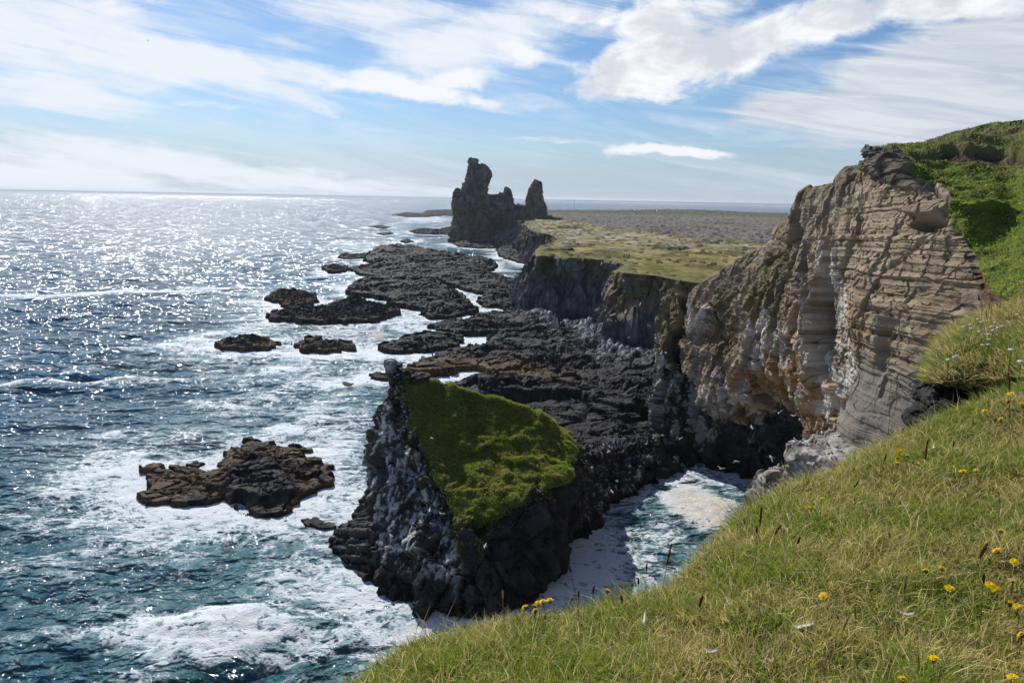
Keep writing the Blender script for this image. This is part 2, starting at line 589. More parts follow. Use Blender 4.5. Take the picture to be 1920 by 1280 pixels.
# u0, u1, v of the far and near waterline, height, weed
ISLETS = [
    ([(262, 880), (275, 872), (310, 870), (350, 884), (400, 880), (420, 850), (452, 838), (470, 825), (520, 834), (560, 838), (590, 862), (622, 886), (610, 912), (560, 935), (520, 962), (470, 958), (440, 945), (380, 950), (330, 952), (282, 935), (262, 905)], 3.4, 'broad brown and black wave-washed rock island standing alone at lower left'),
    ([(504, 562), (515, 553), (560, 549), (590, 555), (600, 565), (580, 574), (535, 576)], 3.6, 'dark flat-topped rock in white surf, just behind the long ragged rock'),
    ([(494, 592), (540, 582), (600, 580), (650, 566), (682, 562), (690, 574), (740, 575), (745, 588), (705, 605), (640, 606), (560, 606), (510, 601)], 3.6, 'long ragged dark rock with a raised knob in the surf beside the shelf'),
    ([(404, 646), (425, 637), (470, 632), (512, 640), (522, 646), (505, 655), (450, 658), (415, 656)], 3.0, 'low yellow brown rock, westernmost of the pair off the dark peninsula'),
    ([(551, 648), (575, 637), (620, 637), (662, 645), (655, 655), (610, 663), (565, 660)], 2.6, 'low brown rock streaked with white water, closest to the dark peninsula'),
    ([(604, 503), (625, 498), (650, 501), (652, 509), (620, 513)], 3.2, 'small olive topped rock at the outer end of the long shelf'),
    ([(632, 482), (645, 476), (660, 478), (690, 474), (682, 484), (650, 486)], 2.2, 'cluster of small black rocks seaward of the long shelf'),
    ([(735, 403), (760, 399), (790, 401), (800, 395), (840, 394), (870, 395), (870, 407), (830, 404), (800, 407), (760, 407)], 2.4, 'long flat dark reef on the horizon side of the tall rock castle'),
    ([(768, 434), (790, 430), (820, 431), (850, 425), (870, 440), (820, 440), (780, 438)], 2.6, 'flat dark reef reaching out from the foot of the tall rock castle'),
    ([(688, 425), (710, 423), (735, 426), (720, 429)], 1.6, 'thin black skerry awash far out west of the rock castle'),
    ([(706, 438), (730, 435), (740, 438), (720, 441)], 1.6, 'tiny black skerry between two lines of surf west of the rock castle'),
    ([(750, 452), (765, 449), (775, 453), (762, 456)], 2.0, 'small black rock awash just seaward of the rock castle'),
    ([(690, 702), (705, 695), (730, 700), (745, 712), (720, 715), (700, 710)], 1.8, 'small brown rock peeping out behind the peak of the grassy stack'),
    ([(632, 718), (650, 713), (668, 717), (655, 723)], 0.7, 'nearly drowned dark rock in foam left of the grassy stack peak'),
    ([(558, 972), (580, 968), (605, 978), (625, 985), (600, 988), (572, 984)], 0.9, 'small wet black rock in surf beside the broad brown island'),
    ([(355, 868), (372, 864), (384, 868), (370, 873)], 0.9, 'little dark boulder in foam behind the broad brown island'),
]
ISLET_W = [plan(p, 0.4) for p, h, l in ISLETS]
STACK_BASE = [(621, 1015), (640, 1054), (663, 1074), (701, 1104), (748, 1129), (802, 1152), (840, 1152), (872, 1163), (937, 1156), (985, 1142), (1020, 1120), (1047, 1096), (1051, 1070), (1039, 1035), (1075, 1028), (1106, 1003), (1140, 952), (1190, 920), (1240, 893)]
STACK_W = plan(STACK_BASE, 0.0) + [(32.0, 118.0), (24.0, 122.0), (8.0, 112.0), (-4.0, 102.0), (-14.0, 98.0), (-20.0, 90.0), (-21.5, 84.0)]
CLIFF_W = plan([(1240, 862), (1290, 866), (1330, 880), (1390, 893), (1440, 905)], 0) + [(40, 75), (40, 60), (27, 62), (24.5, 52), (22, 45), (19, 36), (12, 20), (2, 12), (-10, 4), (-10, -20), (90, -20), (90, 150), (30, 150)]

# ------------------------------------------------------------------ sea
n_r, n_t = 1150, 860
rr = [26.0]
while len(rr) < n_r:
    k = len(rr) / n_r
    rr.append(rr[-1] * (1.0034 if k < 0.62 else 1.0034 + 0.0195 * (k - 0.62) / 0.38))
rr = np.array(rr)
rr[-1] = 55000.0; rr[-2] = 28000.0; rr[-3] = 15000.0
th = np.radians(np.linspace(-58, 50, n_t))
R_, T_ = np.meshgrid(rr, th, indexing='ij')
SX, SY = R_ * np.sin(T_), R_ * np.cos(T_)
dr = np.gradient(rr)[:, None] * np.ones_like(T_)
P2 = np.stack([SX.ravel(), SY.ravel(), np.zeros(SX.size)], 1)
near = P2[:, 1] < 1500
# distance to the nearest rock or shore
d_rock = np.full(len(P2), 1e3)
Xn, Yn = P2[near, 0], P2[near, 1]
dmin = np.full(near.sum(), 1e3)
for poly in SHELF + ISLET_W + [STACK_W, CLIFF_W]:
    poly = np.array(poly)
    bb = (poly.min(0) - 70, poly.max(0) + 70)
    s = (Xn > bb[0][0]) & (Xn < bb[1][0]) & (Yn > bb[0][1]) & (Yn < bb[1][1])
    if s.any():
        dmin[s] = np.minimum(dmin[s], -sdf_poly(Xn[s], Yn[s], poly))
d_rock[near] = dmin
# waves: short crests driven in from the open sea on the left
Z = np.zeros(len(P2)); DX = np.zeros(len(P2)); DY = np.zeros(len(P2))
wr = np.random.default_rng(5)
shel = 0.35 + 0.65 * sstep(-2, 22, d_rock)
drf = dr.ravel()
for k in range(46):
    lam = 1.5 * (24 / 1.5) ** (k / 45.0)
    a = math.radians(wr.normal(-68, 30))
    kx, ky = math.cos(a) * 2 * math.pi / lam, math.sin(a) * 2 * math.pi / lam
    amp = 0.0110 * lam ** 0.82 * wr.uniform(0.6, 1.3)
    ph = P2[:, 0] * kx + P2[:, 1] * ky + wr.uniform(0, 6.28)
    w = np.clip(lam / (5 * drf) - 0.4, 0, 1) * amp * shel
    Z += w * np.sin(ph)
    DX -= 0.8 * w * np.cos(ph) * math.cos(a)
    DY -= 0.8 * w * np.cos(ph) * math.sin(a)
gust = 0.75 + 0.6 * pn(P2 / np.array([60, 34, 1]), 3)
Z *= gust
nearm = P2[:, 1] < 420
q = P2[nearm]
chop = fbm(q / np.array([2.2, 1.3, 1]) + 0.35 * fbm(q / 5.0, 2, 41)[:, None], 4, 21, ridged=True)
Z[nearm] += 0.10 * chop * (0.5 + 0.5 * shel[nearm])
# foam
ext = fbm(P2 / np.array([26, 17, 1]), 4, 8)
ext2 = fbm(P2 / np.array([11, 7, 1]) + 9.0, 4, 18)
cove = np.exp(-((P2[:, 0] - 16) / 14) ** 2 - ((P2[:, 1] - 80) / 22) ** 2)
near_foam = (1 - 0.22 * cove) * np.exp(-np.maximum(d_rock, 0) / (5.0 + 10.0 * np.clip(ext + 0.55, 0, 2)))
foam = 0.60 * near_foam
foam += 0.48 * (1 - 0.15 * cove) * np.exp(-np.maximum(d_rock, 0) / 38.0) * (0.8 + 1.3 * ext)
PATCH = [(400, 1185, 340, 75, 0, 0.74), (330, 1195, 130, 40, 0, 0.74), (560, 1215, 230, 60, 0, 0.70), (250, 1150, 120, 40, 0, 0.62), (560, 1040, 150, 90, 0, 0.55), (1310, 948, 95, 48, 12, 1.25), (1200, 1100, 120, 60, -20, 0.58), (1120, 1030, 60, 40, -20, 0.5), (1065, 1035, 28, 26, 0, 0.95), (600, 790, 130, 95, 0, 0.62),
         (640, 640, 150, 80, 0, 0.68), (560, 700, 150, 50, 8, 0.62), (700, 690, 60, 40, 0, 0.6), (250, 880, 130, 50, 0, 0.5), (640, 880, 70, 60, 0, 0.72), (590, 545, 150, 60, 0, 0.45), (400, 680, 130, 50, 12, 0.5), (520, 720, 90, 40, 20, 0.55), (760, 600, 60, 40, 0, 0.8), (680, 460, 130, 22, 0, 0.6),
         (640, 980, 110, 80, 0, 0.72), (760, 1190, 120, 40, 0, 0.72), (500, 1000, 160, 60, 0, 0.55), (1250, 1000, 60, 50, 0, 0.7), (60, 900, 130, 20, 0, 0.3), (1230, 880, 30, 20, 0, 0.5), (480, 640, 100, 30, 0, 0.6), (820, 490, 90, 14, 0, 0.7), (900, 735, 60, 16, 0, 0.8), (1040, 740, 60, 8, 0, 0.8), (870, 555, 40, 20, 0, 0.8), (800, 410, 70, 14, 0, 0.7)]
for (u, v, ru, rv, tl, w) in PATCH:
    c0 = onz(u, v); ea = onz(u + ru, v + ru * math.tan(math.radians(tl))) - c0; eb = onz(u, v + rv) - c0
    det = ea[0] * eb[1] - ea[1] * eb[0]
    qx, qy = P2[:, 0] - c0[0], P2[:, 1] - c0[1]
    p = (qx * eb[1] - qy * eb[0]) / det
    s = (qy * ea[0] - qx * ea[1]) / det
    r2 = np.sqrt(p * p + s * s) + 0.55 * ext + 0.55 * ext2
    foam = np.maximum(foam, w * sstep(1.25, 0.3, r2))
BREAKERS = [([(-80, 439), (170, 430), (500, 428), (610, 430)], 5.0, 0.95), ([(-60, 486), (60, 476), (200, 464), (350, 460), (470, 452), (640, 455)], 4.5, 0.95),
            ([(-80, 556), (60, 557), (150, 553), (230, 547), (330, 547), (420, 541)], 7.5, 1.15), ([(-60, 544), (40, 544), (110, 550), (190, 553)], 3.5, 0.9), ([(-80, 733), (0, 724), (70, 712), (110, 716), (190, 717), (230, 712)], 2.4, 1.05), ([(-60, 529), (40, 526)], 2.5, 0.8),
            ([(330, 449), (470, 447), (560, 452)], 4, 0.55), ([(470, 462), (560, 458), (650, 452)], 4, 0.65), ([(600, 401), (700, 404), (830, 417)], 9, 0.9), ([(560, 389), (640, 386), (700, 388)], 14, 0.8), ([(700, 434), (780, 446), (850, 446)], 6, 0.9), ([(740, 398), (850, 412)], 6, 0.9),
            ([(440, 660), (480, 690), (455, 720), (500, 745), (540, 770)], 3.2, 0.75), ([(250, 800), (330, 785), (420, 770), (520, 770)], 2.6, 0.6), ([(120, 640), (200, 640)], 2, 0.5), ([(0, 592), (70, 590)], 2, 0.5), ([(330, 560), (420, 563), (520, 560)], 4, 0.55)]
for pts, wid, w in BREAKERS:
    line = [onz(u, v)[:2] for u, v in pts]
    dl = dist_line(P2[:, 0] + 2.0 * ext2, P2[:, 1] + wid * 0.4 * ext2, line)
    wd = wid * (0.7 + 1.1 * np.clip(ext + 0.3, 0, 1.5))
    foam = np.maximum(foam, w * (0.78 + 0.5 * ext2) * np.exp(-(dl / wd) ** 2))
    Z += 0.22 * (wid / 6) * np.exp(-(dl / (wd * 0.8)) ** 2) * (w > 0.9) * (P2[:, 1] < 900)
# loose streaks of whitecaps out at sea
streak = fbm(P2 / np.array([55, 9, 1]) + np.array([0, 0, 4.0]), 5, 61)
foam = np.maximum(foam, 0.75 * sstep(0.36, 0.62, streak) * (P2[:, 1] > 95))
foam += 0.08 * sstep(0.1, 0.5, Z) * (1 + 2 * (d_rock < 60))
shallow = np.exp(-np.maximum(d_rock, 0) / 30.0) + 0.8 * np.exp(-((P2[:, 0] + 15) ** 2 / 45 ** 2 + (P2[:, 1] - 58) ** 2 / 26 ** 2))
scum = np.zeros(len(P2))
for (u, v, ru, rv, w) in [(1330, 955, 70, 45, 1.0), (420, 1190, 160, 30, 0.22), (700, 628, 40, 10, 0.8), (1290, 930, 40, 24, 0.8)]:
    c0 = onz(u, v); ex = abs(onz(u + ru, v)[0] - c0[0]); ey = abs(onz(u, v + rv)[1] - c0[1])
    scum = np.maximum(scum, w * sstep(1.3, 0.4, np.sqrt(((P2[:, 0] - c0[0]) / ex) ** 2 + ((P2[:, 1] - c0[1]) / ey) ** 2) + 0.4 * ext))
Z += 0.05 * sstep(0.5, 1.0, foam) * nearm
SV = np.stack([P2[:, 0] + DX, P2[:, 1] + DY, Z], 1)

m_sea, nt, out = new_mat('sea_water')
pos = nd(nt, 'ShaderNodeNewGeometry').outputs['Position']
fa = nd(nt, 'ShaderNodeAttribute', attribute_name='foam').outputs['Fac']
sa = nd(nt, 'ShaderNodeAttribute', attribute_name='shallow').outputs['Fac']
ca = nd(nt, 'ShaderNodeAttribute', attribute_name='scum').outputs['Fac']
st = nd(nt, 'ShaderNodeMapping', {'Vector': pos, 'Scale': (0.8, 1.25, 1.0), 'Rotation': (0, 0, 0.25)}).outputs[0]
plen = nd(nt, 'ShaderNodeVectorMath', {0: pos}, operation='LENGTH').outputs['Value']
w1 = noise(nt, st, 0.50, 1, 0.5, 0.5)
w2 = noise(nt, st, 1.45, 1, 0.5, 0.5)
w4 = noise(nt, st, 0.17, 1, 0.5, 0.5)
w5 = noise(nt, st, 0.05, 1, 0.5, 0.4)
w6 = noise(nt, st, 0.016, 1, 0.5, 0.3)
hgt = mth(nt, 'ADD', mth(nt, 'MULTIPLY', w1, mrange(nt, plen, 150.0, 420.0, 2.0, 0.25)), mth(nt, 'MULTIPLY', w2, mrange(nt, plen, 70.0, 200.0, 0.75, 0.06)))
hgt = mth(nt, 'ADD', hgt, mth(nt, 'ADD', mth(nt, 'MULTIPLY', w4, mrange(nt, plen, 80.0, 300.0, 3.6, 4.8)), mth(nt, 'MULTIPLY', w5, mrange(nt, plen, 250.0, 900.0, 6.0, 17.0))))
hgt = mth(nt, 'ADD', hgt, mth(nt, 'MULTIPLY', w6, mrange(nt, plen, 700.0, 2500.0, 8.0, 45.0)))
bp = nd(nt, 'ShaderNodeBump', {'Strength': mrange(nt, plen, 1500.0, 12000.0, 1.0, 0.2), 'Distance': 0.9, 'Height': hgt})
# lacy foam: strands round dark windows, breaking up as it thins
swirl = noise(nt, st, 0.07, 3, 0.55, 0.0, out=1)
stw_ = nd(nt, 'ShaderNodeVectorMath', {0: swirl, 1: (7.0, 7.0, 0.0), 2: st}, operation='MULTIPLY_ADD').outputs[0]
def lace(sc, dist, wdt):
    n = noise(nt, stw_, sc, 5, 0.6, dist)
    return mth(nt, 'SUBTRACT', 1.0, mth(nt, 'MULTIPLY', mth(nt, 'ABSOLUTE', mth(nt, 'SUBTRACT', n, 0.5)), wdt))
l1 = lace(0.20, 0.9, 9.0)
l2 = lace(0.62, 0.7, 8.0)
l3 = lace(1.9, 0.4, 7.0)
n4 = noise(nt, stw_, 0.36, 8, 0.70, 0.5)
n5 = noise(nt, st, 3.0, 5, 0.7, 0.6)
fn = mth(nt, 'ADD', mth(nt, 'ADD', mth(nt, 'MULTIPLY', l1, 0.20), mth(nt, 'MULTIPLY', l2, 0.27)), mth(nt, 'ADD', mth(nt, 'MULTIPLY', l3, 0.22), mth(nt, 'ADD', mth(nt, 'MULTIPLY', n4, 0.95), mth(nt, 'MULTIPLY', n5, 0.3))))
fthr = mth(nt, 'SUBTRACT', 1.55, mth(nt, 'MULTIPLY', fa, 0.86))
ff = mth(nt, 'MULTIPLY', mrange(nt, mth(nt, 'SUBTRACT', fn, fthr), -0.06, 0.24), 0.95)
wcol = nt.nodes.new('ShaderNodeMix'); wcol.data_type = 'RGBA'
nt.links.new(mth(nt, 'MULTIPLY', sa, 0.75, clamp=True), wcol.inputs[0])
wcol.inputs[6].default_value = (0.026, 0.084, 0.138, 1)
wcol.inputs[7].default_value = (0.028, 0.090, 0.108, 1)
wc2 = nt.nodes.new('ShaderNodeMix'); wc2.data_type = 'RGBA'
nt.links.new(mth(nt, 'MULTIPLY', mrange(nt, mth(nt, 'SUBTRACT', fn, fthr), -0.50, 0.05), mrange(nt, fa, 0.12, 0.7)), wc2.inputs[0])
nt.links.new(wcol.outputs[2], wc2.inputs[6])
wc2.inputs[7].default_value = (0.15, 0.24, 0.265, 1)
wcol = wc2
wat = nd(nt, 'ShaderNodeBsdfPrincipled', {'Base Color': wcol.outputs[2], 'Roughness': mrange(nt, plen, 80.0, 500.0, 0.07, 0.15), 'IOR': 1.333, 'Specular IOR Level': 0.34, 'Specular Tint': (0.80, 0.92, 1.0, 1), 'Normal': bp.outputs[0]})
fcol = nt.nodes.new('ShaderNodeMix'); fcol.data_type = 'RGBA'
nt.links.new(mth(nt, 'MULTIPLY', ca, mrange(nt, n4, 0.3, 0.6)), fcol.inputs[0])
fcol.inputs[6].default_value = (0.74, 0.79, 0.83, 1)
fcol.inputs[7].default_value = (0.62, 0.54, 0.45, 1)
fb = nd(nt, 'ShaderNodeBump', {'Strength': 0.9, 'Distance': 0.5, 'Height': mth(nt, 'ADD', n4, mth(nt, 'MULTIPLY', n5, 0.5))})
foa = nd(nt, 'ShaderNodeBsdfPrincipled', {'Base Color': fcol.outputs[2], 'Roughness': 0.75, 'Normal': fb.outputs[0], 'Specular IOR Level': 0.3})
ms = nd(nt, 'ShaderNodeMixShader', {0: ff, 1: wat.outputs[0], 2: foa.outputs[0]})
nt.links.new(ms.outputs[0], out.inputs['Surface'])
sea = mk('sea', SV, grid_faces(n_r, n_t), m_sea, True, {'foam': foam, 'shallow': np.clip(shallow, 0, 1.2), 'scum': scum})
tag(sea, kind='structure', label='choppy blue green sea with white surf and sun glitter', cat='sea')
# ------------------------------------------------------------------ black lava shelf and the rocks off it
m_lava = surf_mat('wet_lava_rock', rough=0.75, bump_scale=0.9, bump=0.5, bump_dist=0.3, var=0.6, spec=0.16)


def terrace(e, st, sharp=0.22):
    k = np.floor(e / st)
    f = e / st - k
    return (k + sstep(0.5 - sharp, 0.5 + sharp, f)) * st


def lava_height(x, y, s, H, knob=None, seed=0):
    """s: metres inside the outline. Cooled lava in broken steps, with cracks, tilted slabs and loose blocks"""
    p = np.stack([x, y, np.zeros_like(x)], 1)
    s = s + 3.0 * fbm(p / 12.0, 4, seed + 3) + 1.3 * fbm(p / 3.0, 3, seed + 9)
    wv = 0.45 * fbm(p / 4.0, 3, seed + 5)[:, None] * np.array([1, 1, 0])
    fa_, ea_ = facet(p / np.array([8.5, 5.0, 1.0]) + wv, seed + 1, 0.8, 1.0)
    fb_, eb_ = facet(p / np.array([2.9, 1.9, 1.0]) + wv * 1.5, seed + 31, 0.9, 0.8)
    fc_, ec_ = facet(p / np.array([1.05, 0.8, 1.0]) + wv * 3, seed + 37, 0.9, 0.8)
    s = s + fb_ * 1.6
    e = sstep(-0.25, 0.6, s)
    k = np.minimum(1.0, H / 2.6)
    big = terrace(1.5 * fbm(p / np.array([34.0, 22.0, 1]), 4, seed + 50) + 0.7 * fbm(p / 9.0, 3, seed + 52), 0.75)
    rub = sstep(-0.05, 0.3, fbm(p / np.array([24.0, 13.0, 1]), 3, seed + 57))
    if knob is not None: rub = np.maximum(rub, knob)
    h = -1.6 + e * (1.6 + H * (0.55 + 0.35 * sstep(0, 9, s)))
    roug = 1.5 * big + 1.1 * fa_ + (0.14 + 0.75 * rub) * fb_ + (0.05 + 0.42 * rub) * fc_ + (0.10 + 0.25 * rub) * fbm(p / 0.9, 3, seed + 66, ridged=True)
    roug -= 0.55 * sstep(0.10, 0.0, ea_) + 0.2 * sstep(0.10, 0.0, eb_)
    h = h + e * roug * (0.35 + 0.65 * sstep(0, 5, s)) * k
    return h, s, rub, fa_


def lava_col(x, y, h, weed, seed=0):
    p = np.stack([x, y, h], 1)
    n = fbm(p / 5.0, 4, seed + 70)
    n2 = fbm(p / 1.4, 3, seed + 75)
    c = mix(np.array([[0.009, 0.009, 0.010]]), np.array([0.034, 0.032, 0.035]), sstep(-0.45, 0.5, n2 + 0.6 * n))
    br = mix(np.array([[0.040, 0.025, 0.010]]), np.array([0.150, 0.088, 0.030]), sstep(-0.4, 0.5, n2))
    c = mix(c, br, np.clip(weed * sstep(-0.25, 0.3, n + 0.25), 0, 1))
    c = mix(c, np.array([0.012, 0.011, 0.010]), sstep(0.5, 0.05, h) * 0.8)
    return c


nr_, nt_ = 900, 820
rr2 = np.geomspace(92, 720, nr_)
tt2 = np.radians(np.linspace(-27, 24, nt_))
A, B = np.meshgrid(rr2, tt2, indexing='ij')
gx, gy = (A * np.sin(B)).ravel(), (A * np.cos(B)).ravel()
sd = np.full(len(gx), -99.0)
Hs = np.full(len(gx), 2.8)
for poly, (_px, hp) in zip(SHELF, SHELF_PX):
    poly = np.array(poly)
    b0, b1 = poly.min(0) - 25, poly.max(0) + 25
    k = (gx > b0[0]) & (gx < b1[0]) & (gy > b0[1]) & (gy < b1[1])
    sk = sdf_poly(gx[k], gy[k], poly)
    Hs[k] = np.where(sk > sd[k], hp, Hs[k])
    sd[k] = np.maximum(sd[k], sk)
keep = sd > -7
idx = np.where(keep)[0]
x, y = gx[idx], gy[idx]
hh, s2, _, _ = lava_height(x, y, sd[idx], Hs[idx])
# tall column front of the near basalt shelf, and the pale boulder beach under the cliff rising inland
weed_line = dist_line(x, y, plan([(770, 690), (850, 680), (930, 690), (1000, 695)], 2))
weed = 1.0 * np.exp(-(weed_line / 9.0) ** 2) + 0.45 * sstep(1.5, 0.5, hh) * (y > 105) * (y < 330)
d_col = dist_line(x, y, plan([(848, 738), (893, 752), (965, 738), (1085, 742), (1160, 772), (1232, 776)], 2))
hh = hh + 1.2 * np.exp(-(d_col / 9) ** 2) * sstep(0.2, 1.2, s2)
beach = np.exp(-(dist_line(x, y, plan([(1010, 590), (1060, 605), (1120, 612), (1130, 650), (1180, 662), (1240, 668)], 3)) / 7.0) ** 2)
bb1, bb2, brv = worley(np.stack([x, y, 0 * x], 1) / 1.7, 77)
hh = hh + beach * (1.0 + 1.1 * sstep(0.75, 0.0, bb1))
c = lava_col(x, y, hh, weed)
c = mix(c, np.array([[0.34, 0.33, 0.33]]) * (0.5 + brv[:, None]), np.clip(beach * 1.2 * sstep(0.75, 0.3, bb1), 0, 1) * sstep(-0.3, 0.3, fbm(np.stack([x, y, 0 * x], 1) / 6, 3, 5) + 0.1))
full = np.zeros((len(gx), 3)); full[:, 0] = gx; full[:, 1] = gy; full[idx, 2] = hh
fc = np.zeros((len(gx), 3)); fc[idx] = c
F = grid_faces(nr_, nt_, keep)[:, ::-1]
V, F, fc = compact(full, F, fc)
shelf = mk('lava_shore', V, F, m_lava, False, {'col': fc})
tag(shelf, kind='structure', label='black wave cut lava shelf along the foot of the cliffs', cat='shore')

ISLET_OBJ = []
for i, ((px, H, lab), poly) in enumerate(zip(ISLETS, ISLET_W)):
    poly = np.array(poly)
    c0 = poly.mean(0)
    size = np.ptp(poly, axis=0)
    dist = np.linalg.norm(c0)
    cell = max(0.16, dist * 0.0011)
    b0, b1 = poly.min(0) - 3.5, poly.max(0) + 3.5
    nx, ny = int((b1[0] - b0[0]) / cell) + 2, int((b1[1] - b0[1]) / cell) + 2
    nx, ny = min(nx, 420), min(ny, 420)
    X_, Y_ = np.meshgrid(np.linspace(b0[0], b1[0], nx), np.linspace(b0[1], b1[1], ny))
    x, y = X_.ravel(), Y_.ravel()
    sd = sdf_poly(x, y, poly)
    small = min(1.0, min(size) / 12.0)
    sd = sd / max(small, 0.35) if small < 1 else sd
    h, s2, rv, rw = lava_height(x, y, sd, H * (0.45 if i == 0 else 0.85), knob=0.8, seed=i * 7)
    knob = np.zeros_like(x)
    if i == 0:
        kp = np.array(plan([(412, 905), (430, 870), (470, 846), (500, 850), (545, 885), (560, 915), (500, 930), (440, 925)], 2))
        knob = sstep(-0.4, 0.8, sdf_poly(x, y, kp) + 0.7 * fbm(np.stack([x, y, 0 * x], 1) / 2.5, 3, 4))
        h = h + 1.1 * knob
    if i == 2:
        kp = onz(668, 574, 2)[:2]
        h = h + 3.0 * np.exp(-(((x - kp[0]) / 5) ** 2 + ((y - kp[1]) / 5) ** 2))
    wd = (1 - knob) * 0.75 if i == 0 else (0.9 if i in (3, 4) else (0.65 if i in (1, 2) else 0.25)) * sstep(H * 0.95, H * 0.3, h)
    cc = lava_col(x, y, h, wd, i * 7)
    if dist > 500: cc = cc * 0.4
    F = grid_faces(ny, nx, (s2 > -2.2).reshape(ny, nx))
    V = np.stack([x - c0[0], y - c0[1], h], 1)
    V, F, cc = compact(V, F, cc)
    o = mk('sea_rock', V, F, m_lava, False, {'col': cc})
    o.location = (c0[0], c0[1], 0)
    tag(o, lab, 'sea rock', 'rocks awash off the shore')
    ISLET_OBJ.append(o)
# ------------------------------------------------------------------ grass capped sea stack in front
m_rock = surf_mat('cliff_rock', rough=0.85, bump_scale=1.3, bump=0.6, bump_dist=0.25, var=0.45, spec=0.2)
m_stack = surf_mat('stack_rock', rough=0.75, bump_scale=2.0, bump=0.6, bump_dist=0.2, var=0.5, spec=0.25)


def ringpts(L):
    return [tuple(at(*p[1:])) if p[0] == 'a' else tuple(p[1:]) for p in L]


base_xy = [(-21.9, 77.5), (-19.5, 72.7), (-17.5, 70.4), (-14.6, 67.3), (-11.4, 64.8), (-8.1, 62.8), (-4.2, 61.9), (-0.7, 62.6), (1.9, 64), (4, 66.2), (5.7, 68.8), (6.2, 75.2), (10.4, 80.4), (13.8, 88.3), (18.5, 94.2),
           (25, 100), (29, 113), (16, 107.5), (8, 101), (0, 97.5), (-8, 95.5), (-15, 92), (-20, 85)]
R0 = [(x * 1.0, y, -2.5) for x, y in base_xy]
R1 = [(x, y, 0.2) for x, y in base_xy]
R2 = ringpts([('a', 690, 958, 78.5), ('a', 700, 985, 74.5), ('a', 715, 1010, 71.5), ('a', 735, 1040, 69), ('a', 768, 1060, 67), ('a', 815, 1060, 65.5), ('a', 880, 1060, 64.8), ('a', 940, 1060, 65), ('a', 990, 1060, 66.5), ('a', 1025, 1050, 68.3), ('a', 1048, 1035, 70.5),
              ('a', 1062, 990, 76.8), ('a', 1110, 960, 81.5), ('a', 1145, 915, 89), ('a', 1190, 890, 95), ('a', 1236, 870, 101), ('w', 28, 111, 2.5), ('w', 16, 106, 2.2), ('w', 8.5, 99, 3.5), ('w', 1, 95.5, 5), ('w', -7, 93.5, 6), ('w', -13.5, 90, 6.5), ('w', -17.5, 84.5, 6.5)])
R3 = ringpts([('a', 686, 860, 81), ('a', 692, 880, 78.5), ('a', 715, 890, 76), ('a', 745, 900, 74), ('a', 785, 915, 72.5), ('a', 830, 925, 71), ('a', 880, 945, 69.5), ('a', 940, 945, 70), ('a', 990, 935, 71), ('a', 1030, 915, 73), ('a', 1055, 898, 75.5),
              ('a', 1075, 888, 78.5), ('a', 1090, 885, 82), ('a', 1120, 885, 90), ('a', 1170, 870, 97), ('a', 1236, 848, 103), ('w', 27, 110, 3.5), ('w', 18, 104.5, 3.2), ('w', 10, 95, 5.5), ('w', 3, 91, 9.5), ('w', -4.5, 90, 11.5), ('w', -11.5, 88.5, 13), ('w', -16.5, 84.5, 12)])
R4 = ringpts([('a', 702, 796, 83), ('a', 708, 800, 81.5), ('a', 730, 805, 80), ('a', 755, 810, 79), ('a', 785, 820, 78), ('a', 820, 840, 77), ('a', 870, 865, 76), ('a', 920, 870, 76), ('a', 970, 865, 77), ('a', 1010, 860, 78.5), ('a', 1040, 855, 80),
              ('a', 1062, 850, 81.5), ('a', 1077, 852, 84), ('a', 1108, 876, 90.3), ('a', 1160, 862, 97.3), ('a', 1236, 835, 104), ('w', 26, 108.5, 4), ('w', 19, 103, 3.8), ('w', 11, 92, 6.5), ('w', 5, 88.5, 11), ('w', -2.5, 87.5, 14), ('w', -9.5, 86.5, 16.3), ('w', -15.5, 84.5, 16)])
R45 = ringpts([('a', 717, 735, 83.8), ('a', 721, 738, 82.8), ('a', 738, 745, 82.3), ('a', 762, 750, 81.8), ('a', 790, 755, 81.4), ('a', 818, 782, 80.8), ('a', 860, 803, 80.4), ('a', 905, 812, 80.4), ('a', 955, 812, 81), ('a', 1000, 815, 82), ('a', 1032, 822, 83),
               ('a', 1056, 830, 83.8), ('a', 1077, 845, 85), ('a', 1108, 874, 91), ('a', 1160, 860, 97.6), ('a', 1236, 830, 104.5), ('w', 25.5, 107.8, 4.2), ('w', 19.5, 102.8, 4.0), ('w', 11, 91, 6.5), ('w', 5.3, 87.6, 11.6), ('w', -2, 86.6, 15), ('w', -9.6, 86, 17.2), ('w', -15, 84.8, 18.6)])
R5 = ringpts([('a', 729, 690, 84), ('a', 733, 690, 83.6), ('a', 745, 698, 83.4), ('a', 765, 702, 83.5), ('a', 790, 702, 83.5), ('a', 811, 733, 83.5), ('a', 849, 745, 83.6), ('a', 887, 760, 83.8), ('a', 935, 762, 84.2), ('a', 985, 767, 85), ('a', 1022, 792, 85.6),
              ('a', 1047, 811, 85.8), ('a', 1075, 840, 86), ('a', 1108, 872, 91.5), ('a', 1160, 858, 98), ('a', 1236, 826, 105), ('w', 25, 107, 4.3), ('w', 20, 102.5, 4.2), ('w', 11, 90.5, 6.6), ('w', 5.5, 87, 12.2), ('a', 935, 762, 85.5), ('a', 811, 733, 85.5), ('a', 760, 702, 85.6)])
spike = loft([[tuple(at(u, v, Y)) for u, v, Y in ((724, 705, 83.7), (728, 708, 83.2), (742, 708, 83.2), (744, 704, 84), (738, 702, 84.8))],
              [tuple(at(u, v, Y)) for u, v, Y in ((730, 683, 83.9), (732, 684, 83.6), (736, 685, 83.7), (737, 684, 84), (734, 683, 84.3))]])
V, F = remesh([loft([R0, R1, R2, R3, R4, R45, R5]), spike], 0.15, 3)
N = vert_normals(V, F)
side = -((V[:, 0] + 15.0) * (68.5 - 85) - (V[:, 1] - 85) * (-5.6 + 15.0))   # > 0 on the grassy right of the bird face
